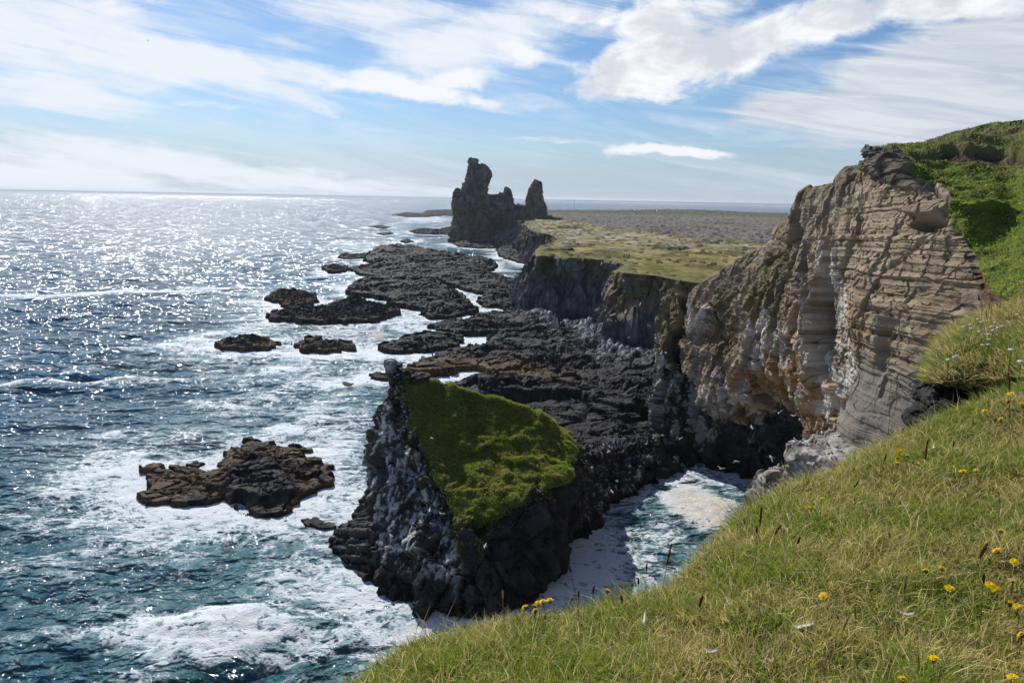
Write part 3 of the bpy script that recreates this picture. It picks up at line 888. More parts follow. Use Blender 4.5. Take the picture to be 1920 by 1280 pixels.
sd_l = -side / 18.5
nb = fbm(V / 6.0, 4, 301)
nf = fbm(V / 1.6, 4, 305)
gz = 8.0 + 1.6 * nb + 0.8 * nf + 1.3 * sstep(-3, 4, V[:, 0])
dm = np.linalg.norm((V - at(880, 1000, 66.5)) / np.array([3.3, 4, 2.6]), axis=1)
grass = sstep(-0.25, 0.15, -sd_l + 1.5 * nb + 1.3 * nf) * sstep(-0.2, 0.25, V[:, 2] - gz + 0.9 * nf) * sstep(0.08, 0.25, N[:, 2] + 0.25 * nf) * (V[:, 1] < 90) * (V[:, 0] < 10.5) * sstep(18.9, 18.2, V[:, 2] + 0.5 * nf - 0.25 * np.clip(V[:, 0] + 12, 0, 4))
moss2 = sstep(1.25, 0.6, dm + 0.5 * nf) * sstep(-0.1, 0.35, nf + nb)
soft = sstep(-2.0, 0.6, -sd_l + 1.5 * nb + 1.3 * nf) * sstep(-2.0, 1.0, V[:, 2] - gz + 0.9 * nf) * sstep(0.0, 0.4, N[:, 2] + 0.25 * nf) * (V[:, 1] < 90) * (V[:, 0] < 11) * sstep(20.2, 18.4, V[:, 2]) * sstep(0.0, 0.25, fbm(V / 0.7, 2, 345))
rockm = 1 - grass
# relief: upright shattered columns and facets, hummocky turf
q = V * np.array([1, 1, 0.45])
fa_, ea_ = facet(q / 2.6 + 0.35 * nb[:, None], 311, 0.9, 0.8)
fb_, eb_ = facet(q / 0.95 + 0.4 * nf[:, None], 317, 0.9, 0.8)
fc_, ec_ = facet(V / 0.45, 319, 0.9, 0.6)
toe = sstep(-13.0, -16.5, V[:, 0] + 0.12 * (V[:, 2])) * sstep(8.5, 6.0, V[:, 2])
fan = (V[:, 2] * 0.9 + (V[:, 1] - 74) * 0.75 + 0.25 * (V[:, 0] + 18) + 0.7 * nb + 0.35 * nf) / 1.25
rib_h = _RV[(np.floor(fan).astype(int) * 37 + 11) & 255, 0]
ribs = 1 - np.abs((fan % 1.0) * 2 - 1)
rock_d = 0.7 * nb + 0.25 * nf + 1.5 * fa_ + 0.55 * fb_ + 0.18 * fc_ - 0.35 * sstep(0.08, 0.0, ea_)
rock_d = rock_d * (1 - 0.55 * toe) + toe * (0.35 * sstep(0.0, 0.9, ribs) + 0.75 * (rib_h - 0.5))
turf = 0.42 * fbm(V / 4.2, 3, 330) + 0.30 * fbm(V / np.array([1.6, 1.6, 1.0]), 3, 333, ridged=True) + 0.10 * fbm(V / 0.5, 2, 337)
step_ = 0.55 * sstep(-0.06, 0.06, fbm(V / 6.5, 3, 341)) + 0.22 * sstep(-0.08, 0.08, fbm(V / 2.6, 3, 343))
D = rockm * rock_d + grass * (turf + step_ + 0.15)
V2 = V + N * D[:, None]
N2 = vert_normals(V2, F)
# albedo: black basalt, white bird droppings on the ledges of the seaward face, turf
k = fbm(V2 / 2.2, 4, 350)
col = mix(np.array([[0.016, 0.015, 0.016]]), np.array([0.050, 0.046, 0.046]), sstep(-0.4, 0.5, k + 0.5 * nf))
col = mix(col, np.array([0.085, 0.065, 0.05]), 0.55 * toe * sstep(-0.3, 0.5, k))
st_ = fbm(V2 / np.array([0.42, 0.42, 2.2]), 4, 355)
gu = sstep(0.3, 1.6, sd_l + 0.5 * nb) * sstep(2.0, 4.5, V2[:, 2] + 1.5 * nb) * (1 - toe)
blotch = fbm(V2 / np.array([2.4, 2.4, 3.0]), 3, 357)
gf = gu * sstep(0.16, 0.34, 0.8 * st_ + 0.65 * blotch + 0.40 * fb_ + 0.12 * (N2[:, 2] > 0.25))
col = mix(col, np.array([0.075, 0.070, 0.068]), gu * 0.5)
col = mix(col, np.array([0.50, 0.485, 0.47]), gf * 0.85)
neck = sstep(8, 11, V2[:, 0]) * sstep(-0.1, 0.3, N2[:, 2])
col = mix(col, np.array([0.50, 0.48, 0.47]), neck * sstep(0.12, 0.34, st_ + 0.4 * nf) * 0.7)
col = mix(col, np.array([0.085, 0.085, 0.022]), sstep(-16.5, -18.5, V2[:, 0]) * sstep(8, 10, V2[:, 2]) * 0.7)
gcol = mix(np.array([[0.050, 0.075, 0.012]]), np.array([0.120, 0.130, 0.028]), sstep(-0.35, 0.4, fbm(V2 / 3.0, 4, 360) + 0.3 * fbm(V2 / 0.6, 2, 361)))
gcol = mix(gcol, np.array([0.125, 0.105, 0.036]), sstep(12, 19, V2[:, 2] + 3 * nb) * 0.55)
gcol = mix(gcol, np.array([0.030, 0.070, 0.010]), sstep(0.0, 0.4, fbm(V2 / 5.0, 3, 365)) * 0.6)
col = mix(col, gcol, np.clip(grass + moss2 * 0.6, 0, 1))
col = mix(col, np.array([0.010, 0.009, 0.009]), sstep(1.6, 0.3, V2[:, 2] + 0.6 * nf))
stack = mk('sea_stack', V2, F, m_stack, False, {'col': col})
tag(stack, 'tall black sea stack with green grassy cap and bird whitened face', 'sea stack')
stack_F = F
STACK_V, STACK_N, STACK_G, STACK_SD = V2, N2, np.clip(np.maximum(grass, 0.40 * soft) + 0.35 * moss2, 0, 1), sd_l

# ------------------------------------------------------------------ the two volcanic plugs far down the coast
m_plug = surf_mat('plug_rock', rough=0.9, bump_scale=0.35, bump=0.7, bump_dist=1.2, var=0.45, spec=0.1)


def column(profile, Y, depth, n=26, lean=0.0, seed=0):
    rs = np.random.default_rng(seed)
    wob = 1 + 0.08 * rs.normal(size=n)
    rings = []
    for (v, ul, ur, *dd) in profile:
        d = depth * (dd[0] if dd else 1.0)
        a, b = at(ul, v, Y), at(ur, v, Y)
        cx, w, z = (a[0] + b[0]) / 2, (b[0] - a[0]) / 2, (a[2] + b[2]) / 2
        ring = []
        for j in range(n):
            t = 2 * math.pi * j / n
            ct, s_ = math.cos(t), math.sin(t)
            ct = math.copysign(abs(ct) ** 0.75, ct); s_ = math.copysign(abs(s_) ** 0.75, s_)
            ring.append((cx + w * ct, Y + d * wob[j] * s_, z))
        rings.append(ring)
    return loft(rings)


def plug(name, cols, label, voxel, amp, seed, base_z):
    V, F = remesh(cols, voxel, 2)
    N = vert_normals(V, F)
    b = fbm(V / 14.0, 4, seed + 5)
    q = V * np.array([1, 1, 0.4])
    fa_, ea_ = facet(V / np.array([10, 10, 13.0]) + 0.3 * b[:, None], seed + 1, 0.9, 0.9)
    fb_, eb_ = facet(q / 3.8 + 0.3 * b[:, None], seed + 3, 0.9, 0.8)
    fc_, ec_ = facet(V / 1.9, seed + 4, 0.9, 0.7)
    c = fbm(V / 3.4, 4, seed + 7, ridged=True)
    lowcol = sstep(24, 14, V[:, 2])
    D = amp * (0.8 * b + 1.35 * fa_ + 0.8 * fb_ + 0.35 * fc_ + 0.2 * c - 0.4 * sstep(0.07, 0, ea_))
    V2 = V + N * D[:, None]
    N2 = vert_normals(V2, F)
    k = fbm(V2 / 5.0, 4, seed + 9)
    col = mix(np.array([[0.070, 0.058, 0.054]]), np.array([0.240, 0.190, 0.155]), sstep(-0.4, 0.5, k + 0.5 * fb_))
    col = mix(col, np.array([0.085, 0.088, 0.095]), lowcol * 0.6)
    green = sstep(0.05, 0.4, N2[:, 2] + 0.35 * b) * sstep(0.0, 0.5, k + 0.3)
    band = np.exp(-((V2[:, 2] - 24 - 6 * b + 0.12 * (V2[:, 0] + 30)) / 6.0) ** 2)
    col = mix(col, np.array([0.050, 0.064, 0.026]), np.clip(0.75 * green + 0.6 * band * sstep(-0.3, 0.3, k), 0, 0.85))
    col = mix(col, np.array([0.013, 0.013, 0.015]), sstep(base_z + 3, base_z + 0.5, V2[:, 2]))
    o = mk(name, V2, F, m_plug, False, {'col': col})
    return tag(o, label, 'rock pinnacle')


Yp = 650.0
plug('rock_pinnacle', [
    column([(466, 842, 1000), (456, 845, 1001), (440, 846, 1001), (425, 850, 1000), (414, 853, 999), (404, 853, 996), (396, 852, 990)], Yp, 20, seed=1),
    column([(425, 852, 975), (398, 851, 972), (385, 850, 966), (376, 852, 958), (369, 862, 946), (365, 868, 940)], Yp, 15, seed=2),
    column([(392, 860, 930), (372, 866.5, 920), (362, 868, 910.5), (355, 868.4, 913), (344, 868.5, 917.5), (333, 871.5, 918), (322, 875, 916), (314, 878.5, 914), (310, 880, 911)], Yp, 12, seed=3),
    column([(330, 873, 897), (316, 878, 897), (306, 880.5, 896), (301, 881.5, 894.5)], Yp - 2, 7, seed=4),
    column([(392, 849.5, 870), (375, 849, 866), (366, 852, 863), (360, 856, 861), (357, 857.5, 860)], Yp, 8, seed=5),
    column([(384, 940, 962), (372, 945, 959.5), (363, 946, 957.5), (357, 948, 956), (354, 949.5, 953)], Yp, 6, seed=6),
    column([(420, 950, 1000), (400, 955, 996), (391, 958, 989), (387, 963, 985)], Yp + 6, 12, seed=7),
], 'massive dark rock castle with one tall leaning tower rising from the sea', 0.45, 1.9, 400, 0.0)
Yq = 700.0
plug('rock_pinnacle', [
    column([(415, 980, 1034), (407, 983, 1030), (397, 984.5, 1023), (384, 985, 1021), (374, 986.5, 1018.5), (364, 989, 1017), (356, 991.5, 1015.5), (349, 995.5, 1014.8), (344, 998.5, 1014.5), (341, 1000, 1011), (338.5, 1002, 1008)], Yq, 11, seed=11),
    column([(416, 1000, 1060), (410, 1010, 1046), (404, 1015, 1035)], Yq, 12, seed=12),
], 'slender tapering rock pinnacle standing on the green cliff edge', 0.42, 1.5, 450, 20.0)
# ------------------------------------------------------------------ plain above the middle cliffs
RIM = [((1500, 540), (1480, 655)), ((1400, 536), (1380, 655)), ((1320, 531), (1300, 655)), ((1272, 525), (1240, 654)), ((1229, 517), (1200, 652)), ((1190, 513.5), (1168, 651)), ((1168, 511), (1130, 650)), ((1160, 507), (1120, 643)),
       ((1163, 502), (1122, 602)), ((1172, 495), (1118, 596)), ((1147, 489), (1090, 594)), ((1101, 484), (1054, 592)), ((1069, 483), (1022, 587)), ((1040, 479), (1000, 582)), ((1018, 480), (978, 573)), ((1007, 480), (969, 566)),
       ((1003, 474), (972, 545)), ((1014, 462), (985, 520)), ((1040, 455), (1000, 500)), ((1046, 449), (990, 492)), ((1036, 441), (978, 484)), ((1010, 436), (975, 474)), ((992, 428), (972, 468)), ((984, 416), (965, 466))]
ZR = 22.0
rim = np.array([onz(*a, ZR) for a, b in RIM])
bas = np.array([onz(*b, 2.6) for a, b in RIM])
rim = np.concatenate([rim, [[-4, 640, 22], [8, 720, 22]]])
bas = np.concatenate([bas, [[-18, 640, 3], [-6, 740, 3]]])
far = [(16, 830), (20, 960), (40, 1090), (130, 1150), (240, 1120), (420, 1180), (640, 1130), (900, 1150), (900, 120), (60, 120)]
plain_poly = np.concatenate([rim[:, :2], np.array(far)])
# inward directions along the rim
tang = np.gradient(rim[:, :2], axis=0)
inw = np.stack([tang[:, 1], -tang[:, 0]], 1)
inw /= np.linalg.norm(inw, axis=1)[:, None]
rows = []
for (f_, z_) in ((-0.15, -2.5), (0.0, 2.6), (0.30, 9.0), (0.62, 14.0), (0.86, 18.5), (0.96, 21.0), (1.0, 22.0)):
    p = bas[:, :2] + (rim[:, :2] - bas[:, :2]) * (f_ if f_ > 0 else f_)
    rows.append(np.concatenate([p, np.full((len(rim), 1), z_)], 1))
rows.append(np.concatenate([rim[:, :2] + inw * 2.0, np.full((len(rim), 1), 22.12)], 1))
rows.append(np.concatenate([rim[:, :2] + inw * 5.0, np.full((len(rim), 1), 21.6)], 1))
Cc = np.array(rows)
nrow, ncol = 190, 2300
P = patch(Cc, nrow, ncol)
N = grid_normals(P)
if (N[40, :, :2] * (bas[0, :2] - rim[0, :2])).sum() < 0: N = -N
Vp = P.reshape(-1, 3); Nn = N.reshape(-1, 3)
nb = fbm(Vp / 16.0, 4, 501); nf = fbm(Vp / 3.5, 4, 503)
q = Vp * np.array([1, 1, 0.14])
fb_, eb_ = facet(q / 1.9 + 0.25 * nb[:, None], 507, 0.7, 1.0)
rv = fb_ + 0.5
fa_, ea_ = facet(Vp * np.array([1, 1, 0.6]) / 8.0 + 0.2 * nb[:, None], 509, 1.0, 0.8)
fc_, ec_ = facet(Vp / 2.2, 513, 0.9, 0.8)
zz = Vp[:, 2]
colm = sstep(16.5, 13.0, zz + 3 * nb)
face = sstep(22.2, 21.0, zz) * sstep(-2, 1, zz)
D = face * (2.0 * nb + 0.6 * nf + 3.2 * fa_ * (0.6 + 0.4 * colm) + colm * (1.1 * fb_ - 0.4 * sstep(0.1, 0, eb_)) + (1 - colm) * (1.0 * fc_ + 0.4 * nf)) + (1 - face) * 0.35 * nf
cave = np.linalg.norm((Vp - at(1208, 612, 186)) / np.array([7.5, 12, 9.0]), axis=1)
D -= 5.0 * sstep(1.1, 0.2, cave)
cave2 = np.linalg.norm((Vp - onz(1176, 520, 17)) / np.array([4, 6, 6.0]), axis=1)
Vp2 = Vp + Nn * D[:, None]
Vp2[:, 2] = np.where(face < 0.5, np.minimum(Vp2[:, 2], 22.45), Vp2[:, 2])
k = fbm(Vp2 / 4.0, 4, 511)
col = mix(np.array([[0.060, 0.060, 0.068]]), np.array([0.175, 0.168, 0.172]), sstep(-0.4, 0.5, k + 0.4 * (rv - 0.5)))
col = mix(col, np.array([0.110, 0.085, 0.070]), (1 - colm) * sstep(-0.2, 0.4, nb + 0.4 * k) * 0.7)
prom = sstep(214, 204, Vp[:, 1])
col = mix(col, np.array([0.210, 0.150, 0.095]) * (0.75 + 0.6 * sstep(-0.4, 0.4, k))[:, None], prom * sstep(6.0, 15.0, zz + 5 * nb) * 0.75)
mossy = (1 - colm) * sstep(-0.15, 0.3, fbm(Vp / 7.0, 3, 515) + 0.2 * nf) * 0.75
col = mix(col, np.array([0.085, 0.080, 0.026]), mossy)
gtop = sstep(20.6, 21.7, Vp2[:, 2] + 0.5 * nf)
col = mix(col, np.array([0.165, 0.150, 0.048]) * (0.8 + 0.4 * k[:, None]), gtop)
cl = mk('cliff', Vp2, grid_faces(nrow, ncol)[:, ::-1], m_rock, False, {'col': col})
tag(cl, kind='structure', label='dark columnar basalt cliff below the grassy plain', cat='cliff')

nr3, nt3 = 900, 900
rr3 = np.geomspace(120, 1350, nr3)
tt3 = np.radians(np.linspace(-2.5, 38, nt3))
A, B = np.meshgrid(rr3, tt3, indexing='ij')
gx, gy = (A * np.sin(B)).ravel(), (A * np.cos(B)).ravel()
sd = sdf_poly(gx, gy, plain_poly)
p = np.stack([gx, gy, 0 * gx], 1)
lava_edge = plan([(985, 404), (1060, 414), (1130, 428), (1210, 437), (1290, 449), (1380, 456), (1450, 462), (1600, 470)], 22)
le = np.interp(np.arctan2(gx, gy), [math.atan2(a, b) for a, b in lava_edge], [math.hypot(a, b) for a, b in lava_edge])
nb = fbm(p / 40.0, 4, 521); nf = fbm(p / 7.0, 4, 523)
dist = np.hypot(gx, gy)
lv = sstep(-14, 22, dist - le + 26 * nb + 8 * nf)
cellr = worley(p / 5.0, 525)
rug = fbm(p / 6.5, 4, 527, ridged=True)
rug2 = fbm(p / 17.0, 3, 529, ridged=True)
outc = sstep(0.26, 0.44, fbm(p / np.array([26.0, 11.0, 1]), 5, 531) + 0.3 * nf) * sstep(215, 260, dist)
rough_h = (0.9 * (cellr[2] - 0.3) * sstep(0.7, 0.2, cellr[0]) + 0.9 * rug + 0.9 * rug2)
z = 22.0 + 0.5 * nb + 0.15 * nf + lv * (0.4 + rough_h * 1.5) + (1 - lv) * outc * (0.15 + 0.75 * rough_h)
z += 4.5 * np.exp(-((gx - 270) / 110) ** 2 - ((gy - 1080) / 70) ** 2) + 3.0 * np.exp(-((gx - 560) / 140) ** 2 - ((gy - 1060) / 90) ** 2)
z = z - 24 * sstep(6, -10, sd) * (dist > 700)
kk = fbm(p / np.array([14, 22, 1]), 5, 533)
gcol = mix(np.array([[0.085, 0.082, 0.022]]), np.array([0.260, 0.215, 0.085]), sstep(-0.35, 0.45, kk))
gcol = mix(gcol, np.array([0.125, 0.135, 0.028]), sstep(0.0, 0.5, fbm(p / 30.0, 3, 535)) * 0.7)
pale = sstep(0.05, 0.4, fbm(p / np.array([16, 8, 1]), 5, 537) + 0.25 * sstep(0, 120, dist - 260) * (lv < 0.5)) * sstep(235, 300, dist)
gcol = mix(gcol, np.array([0.42, 0.37, 0.28]) * (0.8 + 0.6 * nf[:, None]), pale * 0.85)
lcol = mix(np.array([[0.030, 0.028, 0.028]]), np.array([0.190, 0.168, 0.148]), sstep(-0.20, 0.5, 0.7 * rug + 0.5 * kk + 0.5 * fbm(p / np.array([70, 40, 1]), 3, 547) + 0.3 * (cellr[2] - 0.5)))
lcol = mix(lcol, np.array([0.085, 0.095, 0.04]), sstep(820, 980, dist) * 0.55)
gcol = gcol * (0.75 + 0.7 * sstep(-0.4, 0.5, fbm(p / np.array([2.2, 4.0, 1]), 4, 541)))[:, None]
st1 = worley(p / 4.5, 545)
stone = ((st1[2] > 0.80) & (st1[0] < 0.22 + 0.16 * nf) & (dist > 225) & (lv < 0.5)).astype(float)
gcol = mix(gcol, np.array([0.030, 0.028, 0.026]), stone * 0.9)
z = z + 0.45 * stone
lcol = lcol * np.where(lv > 0.5, 1.0, 0.45)[:, None]
col = mix(gcol, lcol, np.clip(lv + 0.9 * outc * (1 - lv) * sstep(-0.3, 0.3, rough_h), 0, 1))
keep = (sd > -0.4 + 0.5 * nf) & ((dist < 700) | (sd > -14))
F = grid_faces(nr3, nt3, keep)
V, F, col = compact(np.stack([gx, gy, z], 1), F, col)
m_plain = surf_mat('plain_turf', rough=0.95, bump_scale=0.8, bump=0.5, bump_dist=0.3, var=0.45, spec=0.05)
pl_ = mk('plain', V, F, m_plain, True, {'col': col})
tag(pl_, kind='structure', label='flat grassy plain with grey lava field behind it', cat='plain')
# ------------------------------------------------------------------ layered headland on the right
# every lattice point: (u, v, distance north, flags) or ('w', x, y, z, flags); flags g turf, b basalt, w droppings, o ochre, d bare soil, m moss
def back(r, flags='g'):
    x, y, z = at(*r[:3])
    return [('w', x + 2.5, y + 0.6, z + 0.05, flags), ('w', x + 14, y + 3, z + 0.3, flags), ('w', x + 40, y + 8, z + 0.8, flags), ('w', x + 110, y + 10, z - 1, flags)]


def seaw(u, v, dz=-2.5):
    p = onz(u, v, 0)
    return [('w', p[0], p[1], dz, 'b'), ('w', p[0], p[1], 0.3, 'b')]


COLS = [
    [('w', 44, 152, -2, 'b'), ('w', 44, 152, 0, 'b'), ('w', 44, 151, 6, 'b'), ('w', 44.5, 151, 12, 'b'), ('w', 45, 151, 17, ''), ('w', 45.5, 151, 21, ''), ('w', 46, 151, 22.5, 'g'), ('w', 50, 152, 22.7, 'g'), ('w', 60, 155, 23, 'g'), ('w', 85, 160, 23, 'g'), ('w', 150, 160, 23, 'g')],
    [('w', 30, 133, -2, 'b'), ('w', 30, 133, 0, 'b'), ('w', 30, 132, 6, 'b'), ('w', 30.5, 132, 12, 'b'), ('w', 31, 131, 17, 'm'), ('w', 31.5, 131, 21, 'm'), ('w', 33, 130, 23.0, 'm'), ('w', 38, 131, 24, 'g'), ('w', 50, 136, 24, 'g'), ('w', 80, 145, 24, 'g'), ('w', 150, 145, 24, 'g')],
    seaw(1238, 862) + [(1231, 800, 110, 'bw'), (1236, 725, 112, 'bw'), (1238, 665, 115, 'mw'), (1245, 592, 118, 'm'), (1257, 549, 120.5, 'm'), (1268, 546, 124, 'm'), (1282, 552, 130, 'g'), ('w', 60, 140, 25, 'g'), ('w', 150, 140, 24, 'g')],
    seaw(1262, 866) + [(1258, 800, 108, 'bw'), (1262, 725, 110, 'bw'), (1264, 655, 113, 'bm'), (1268, 600, 116, 'm'), (1274, 556, 119, 'm'), (1280, 556, 124, 'm'), (1290, 556, 132, 'g'), ('w', 62, 136, 26, 'g'), ('w', 150, 136, 25, 'g')],
    seaw(1286, 870) + [(1286, 805, 109, 'b'), (1288, 730, 112, 'bw'), (1287, 655, 117, 'b'), (1286, 605, 121, 'd'), (1288, 566, 124, 'd')] + back((1290, 558, 126)),
    seaw(1308, 874) + [(1305, 808, 107, 'bw'), (1303, 735, 109, 'bw'), (1298, 665, 110, ''), (1298, 600, 112.5, 'w'), (1298, 551, 117, '')] + back((1300, 547, 118)),
    seaw(1335, 882) + [(1335, 812, 104, 'bw'), (1328, 736, 101.5, 'w'), (1325, 660, 104, ''), (1325, 590, 108, 'w'), (1334, 520, 114, '')] + back((1336, 518, 115)),
    seaw(1362, 888) + [(1362, 820, 103, 'b'), (1358, 742, 97.5, 'w'), (1352, 668, 100, 'm'), (1352, 580, 106, 'm'), (1369, 497, 111, '')] + back((1371, 494, 112)),
    seaw(1392, 895) + [(1392, 830, 101, 'b'), (1384, 738, 94, 'ow'), (1380, 662, 96.5, ''), (1385, 560, 103, ''), (1405, 476, 108, '')] + back((1407, 474, 109)),
    seaw(1420, 900) + [(1422, 838, 99.5, 'bw'), (1412, 720, 91, 'o'), (1412, 650, 91, 'w'), (1420, 545, 96, 'm'), (1440, 464, 103, '')] + back((1442, 462, 104)),
    seaw(1450, 905) + [(1452, 835, 97, 'b'), (1440, 700, 87, 'o'), (1440, 640, 87, 'w'), (1446, 530, 91, 'm'), (1464, 424, 97, '')] + back((1466, 418, 98)),
    [('w', 41, 93, -2, 'b'), ('w', 41, 93, 0, 'b'), (1482, 820, 94, 'b'), (1478, 712, 81, 'o'), (1472, 650, 81, 'w'), (1476, 520, 86, 'm'), (1492, 404, 91, '')] + back((1494, 402, 92)),
    [('w', 41, 90, -2, 'b'), ('w', 41, 90, 0, 'b'), (1512, 815, 88, 'b'), (1512, 738, 76, 'o'), (1500, 655, 76, 'wo'), (1500, 500, 81, ''), (1501, 362, 85.5, '')] + back((1506, 352, 86)),
    [('w', 37, 80, -2, 'b'), ('w', 37, 80, 0, 'b'), (1535, 825, 73, 'o'), (1540, 760, 70, 'ow'), (1530, 650, 71, 'w'), (1528, 500, 75, ''), (1538, 354, 80, '')] + back((1540, 349, 80.5)),
    [('w', 33, 70, -2, 'b'), ('w', 33, 70, 0, 'b'), (1562, 822, 64.5, 'o'), (1572, 745, 63, 'ow'), (1562, 640, 65.5, 'w'), (1552, 500, 70, 'w'), (1566, 352, 74, '')] + back((1570, 347, 74.5)),
    [('w', 31, 65, -2, 'b'), ('w', 31, 65, 0, ''), (1585, 812, 60.5, 'o'), (1592, 728, 60, 'w'), (1584, 634, 62.5, 'w'), (1567, 500, 67.5, 'w'), (1577, 360, 71, '')] + back((1579, 346.5, 71.3)),
    [('w', 30, 62, -2, 'b'), ('w', 30, 62, 0, ''), (1600, 800, 58, 'o'), (1606, 715, 57, 'w'), (1598, 630, 60, 'w'), (1575, 500, 66, 'w'), (1582, 324, 69, '')] + back((1584, 319, 69.5)),
    [('w', 26, 57, -2, 'b'), ('w', 26, 57, 0, ''), (1563, 816, 52, ''), (1604, 706, 51.5, ''), (1597, 626, 52.5, ''), (1602, 490, 58.5, ''), (1612, 328, 62.6, '')] + back((1614, 316, 62.8)),
    [('w', 25, 55, -2, 'b'), ('w', 25, 55, 0, ''), (1566, 818, 51, ''), (1607, 705, 50.5, ''), (1600, 625, 51.5, ''), (1606, 490, 57.5, ''), (1622, 322, 61, ''), (1617, 308, 60, 's'), (1620, 282, 60, 's'), (1640, 281, 66, 'g'), ('w', 110, 80, 46, 'g')],
    [('w', 24, 51, -2, 'b'), ('w', 24, 51, 0, ''), (1590, 826, 48.5, ''), (1626, 705, 48.5, ''), (1618, 610, 49.5, ''), (1636, 460, 53.5, ''), (1655, 340, 56, ''), (1652, 325, 55.8, 's'), (1655, 287, 56.5, 's'), (1666, 283, 66, 'g'), ('w', 110, 84, 47, 'g')],
    [('w', 23, 48, -2, 'b'), ('w', 23, 48, 0, ''), (1628, 838, 46.5, ''), (1650, 705, 46.7, ''), (1655, 600, 47.2, ''), (1672, 450, 50.5, ''), (1690, 356, 53, ''), (1688, 338, 53.2, 's'), (1690, 303, 54.5, 's'), (1698, 275.5, 68, 'g'), ('w', 112, 90, 48, 'g')],
    [('w', 22, 45, -2, 'b'), ('w', 22, 45, 0, ''), (1672, 850, 44, ''), (1682, 705, 44.7, ''), (1700, 590, 45, ''), (1712, 450, 48, ''), (1722, 368, 50, ''), (1718, 346, 51.8, 's'), (1722, 326, 53, 'g'), (1738, 267, 69, 'g'), ('w', 114, 95, 49, 'g')],
    [('w', 21, 42, -2, 'b'), ('w', 21, 42, 0, ''), (1715, 860, 41.5, ''), (1722, 705, 42.2, ''), (1750, 585, 42.6, ''), (1756, 455, 45.5, ''), (1765, 385, 47.5, ''), (1772, 340, 52, 'g'), (1775, 300, 58, 'g'), (1785, 254, 70, 'g'), ('w', 116, 98, 50, 'g')],
    [('w', 20, 39, -2, 'b'), ('w', 20, 39, 0, ''), (1760, 870, 39, ''), (1765, 705, 40, ''), (1800, 590, 40.5, ''), (1800, 470, 43, ''), (1802, 410, 45, 'g'), (1815, 345, 51, 'g'), (1822, 295, 58, 'g'), (1830, 244, 71, 'g'), ('w', 118, 100, 51, 'g')],
    [('w', 19, 36, -2, 'b'), ('w', 19, 36, 0, ''), (1800, 880, 36, ''), (1805, 705, 38, ''), (1838, 600, 39, ''), (1838, 535, 40, 'd'), (1842, 480, 41.5, 'g'), (1855, 370, 49, 'g'), (1862, 300, 58, 'g'), (1872, 236, 71, 'g'), ('w', 120, 100, 52, 'g')],
    [('w', 17, 30, -2, 'b'), ('w', 17, 30, 0, ''), (1840, 880, 31, ''), (1850, 705, 34, 'd'), (1872, 610, 36, 'd'), (1878, 570, 36.5, 'd'), (1885, 545, 37, 'g'), (1898, 420, 45, 'g'), (1905, 320, 55, 'g'), (1915, 231, 71, 'g'), ('w', 122, 98, 52, 'g')],
    [('w', 14, 22, -2, 'b'), ('w', 14, 22, 0, ''), (1880, 880, 26, ''), (1930, 705, 28, 'd'), (1960, 620, 30, 'd'), (1975, 585, 31, 'g'), (1985, 545, 32, 'g'), (2000, 410, 41, 'g'), (2010, 300, 52, 'g'), (2020, 214, 70, 'g'), ('w', 130, 90, 52, 'g')],
    [('w', 9, 12, -2, 'b'), ('w', 9, 12, 0, ''), ('w', 11, 14, 15, ''), ('w', 13, 15, 28, ''), ('w', 15, 16, 35, 'd'), ('w', 17, 17, 38.5, 'g'), ('w', 20, 18, 40, 'g'), ('w', 28, 22, 43, 'g'), ('w', 40, 28, 46, 'g'), ('w', 60, 36, 49, 'g'), ('w', 140, 60, 50, 'g')],
    [('w', 2, 1, -2, 'b'), ('w', 2, 1, 0, ''), ('w', 3, 1, 15, ''), ('w', 4, 2, 28, ''), ('w', 5, 2, 35, 'd'), ('w', 6, 1, 38.2, 'g'), ('w', 9, 0, 39.2, 'g'), ('w', 18, 2, 41.5, 'g'), ('w', 32, 4, 44, 'g'), ('w', 55, 8, 47, 'g'), ('w', 140, 10, 49, 'g')],
    [('w', -6, -14, -2, 'b'), ('w', -6, -14, 0, ''), ('w', -5, -13, 15, ''), ('w', -4, -13, 28, ''), ('w', -3, -12, 35, 'd'), ('w', -1, -12, 38.2, 'g'), ('w', 4, -12, 39.6, 'g'), ('w', 14, -12, 41, 'g'), ('w', 30, -14, 43, 'g'), ('w', 55, -16, 46, 'g'), ('w', 140, -18, 48, 'g')],
]
FL = 'gbwodms'
L = np.zeros((11, len(COLS), 3 + len(FL)))
for j, cc in enumerate(COLS):
    for i, p in enumerate(cc):
        if p[0] == 'w':
            L[i, j, :3] = p[1:4]; fl = p[4]
        else:
            L[i, j, :3] = at(*p[:3]); fl = p[3]
        for k_, ch in enumerate(FL):
            L[i, j, 3 + k_] = ch in fl
# rows spaced by height in view: keep most of the mesh on the faces one can see
nrow, ncol = 800, 1250
tr = np.interp(np.linspace(0, 1, nrow), [0, 0.03, 0.16, 0.32, 0.48, 0.66, 0.80, 0.87, 0.93, 0.985, 1.0], np.arange(11))
tcn = np.interp(np.linspace(0, 1, ncol), [0, 0.03, 0.86, 0.97, 1.0], [0, 2, 24, 27, len(COLS) - 1])


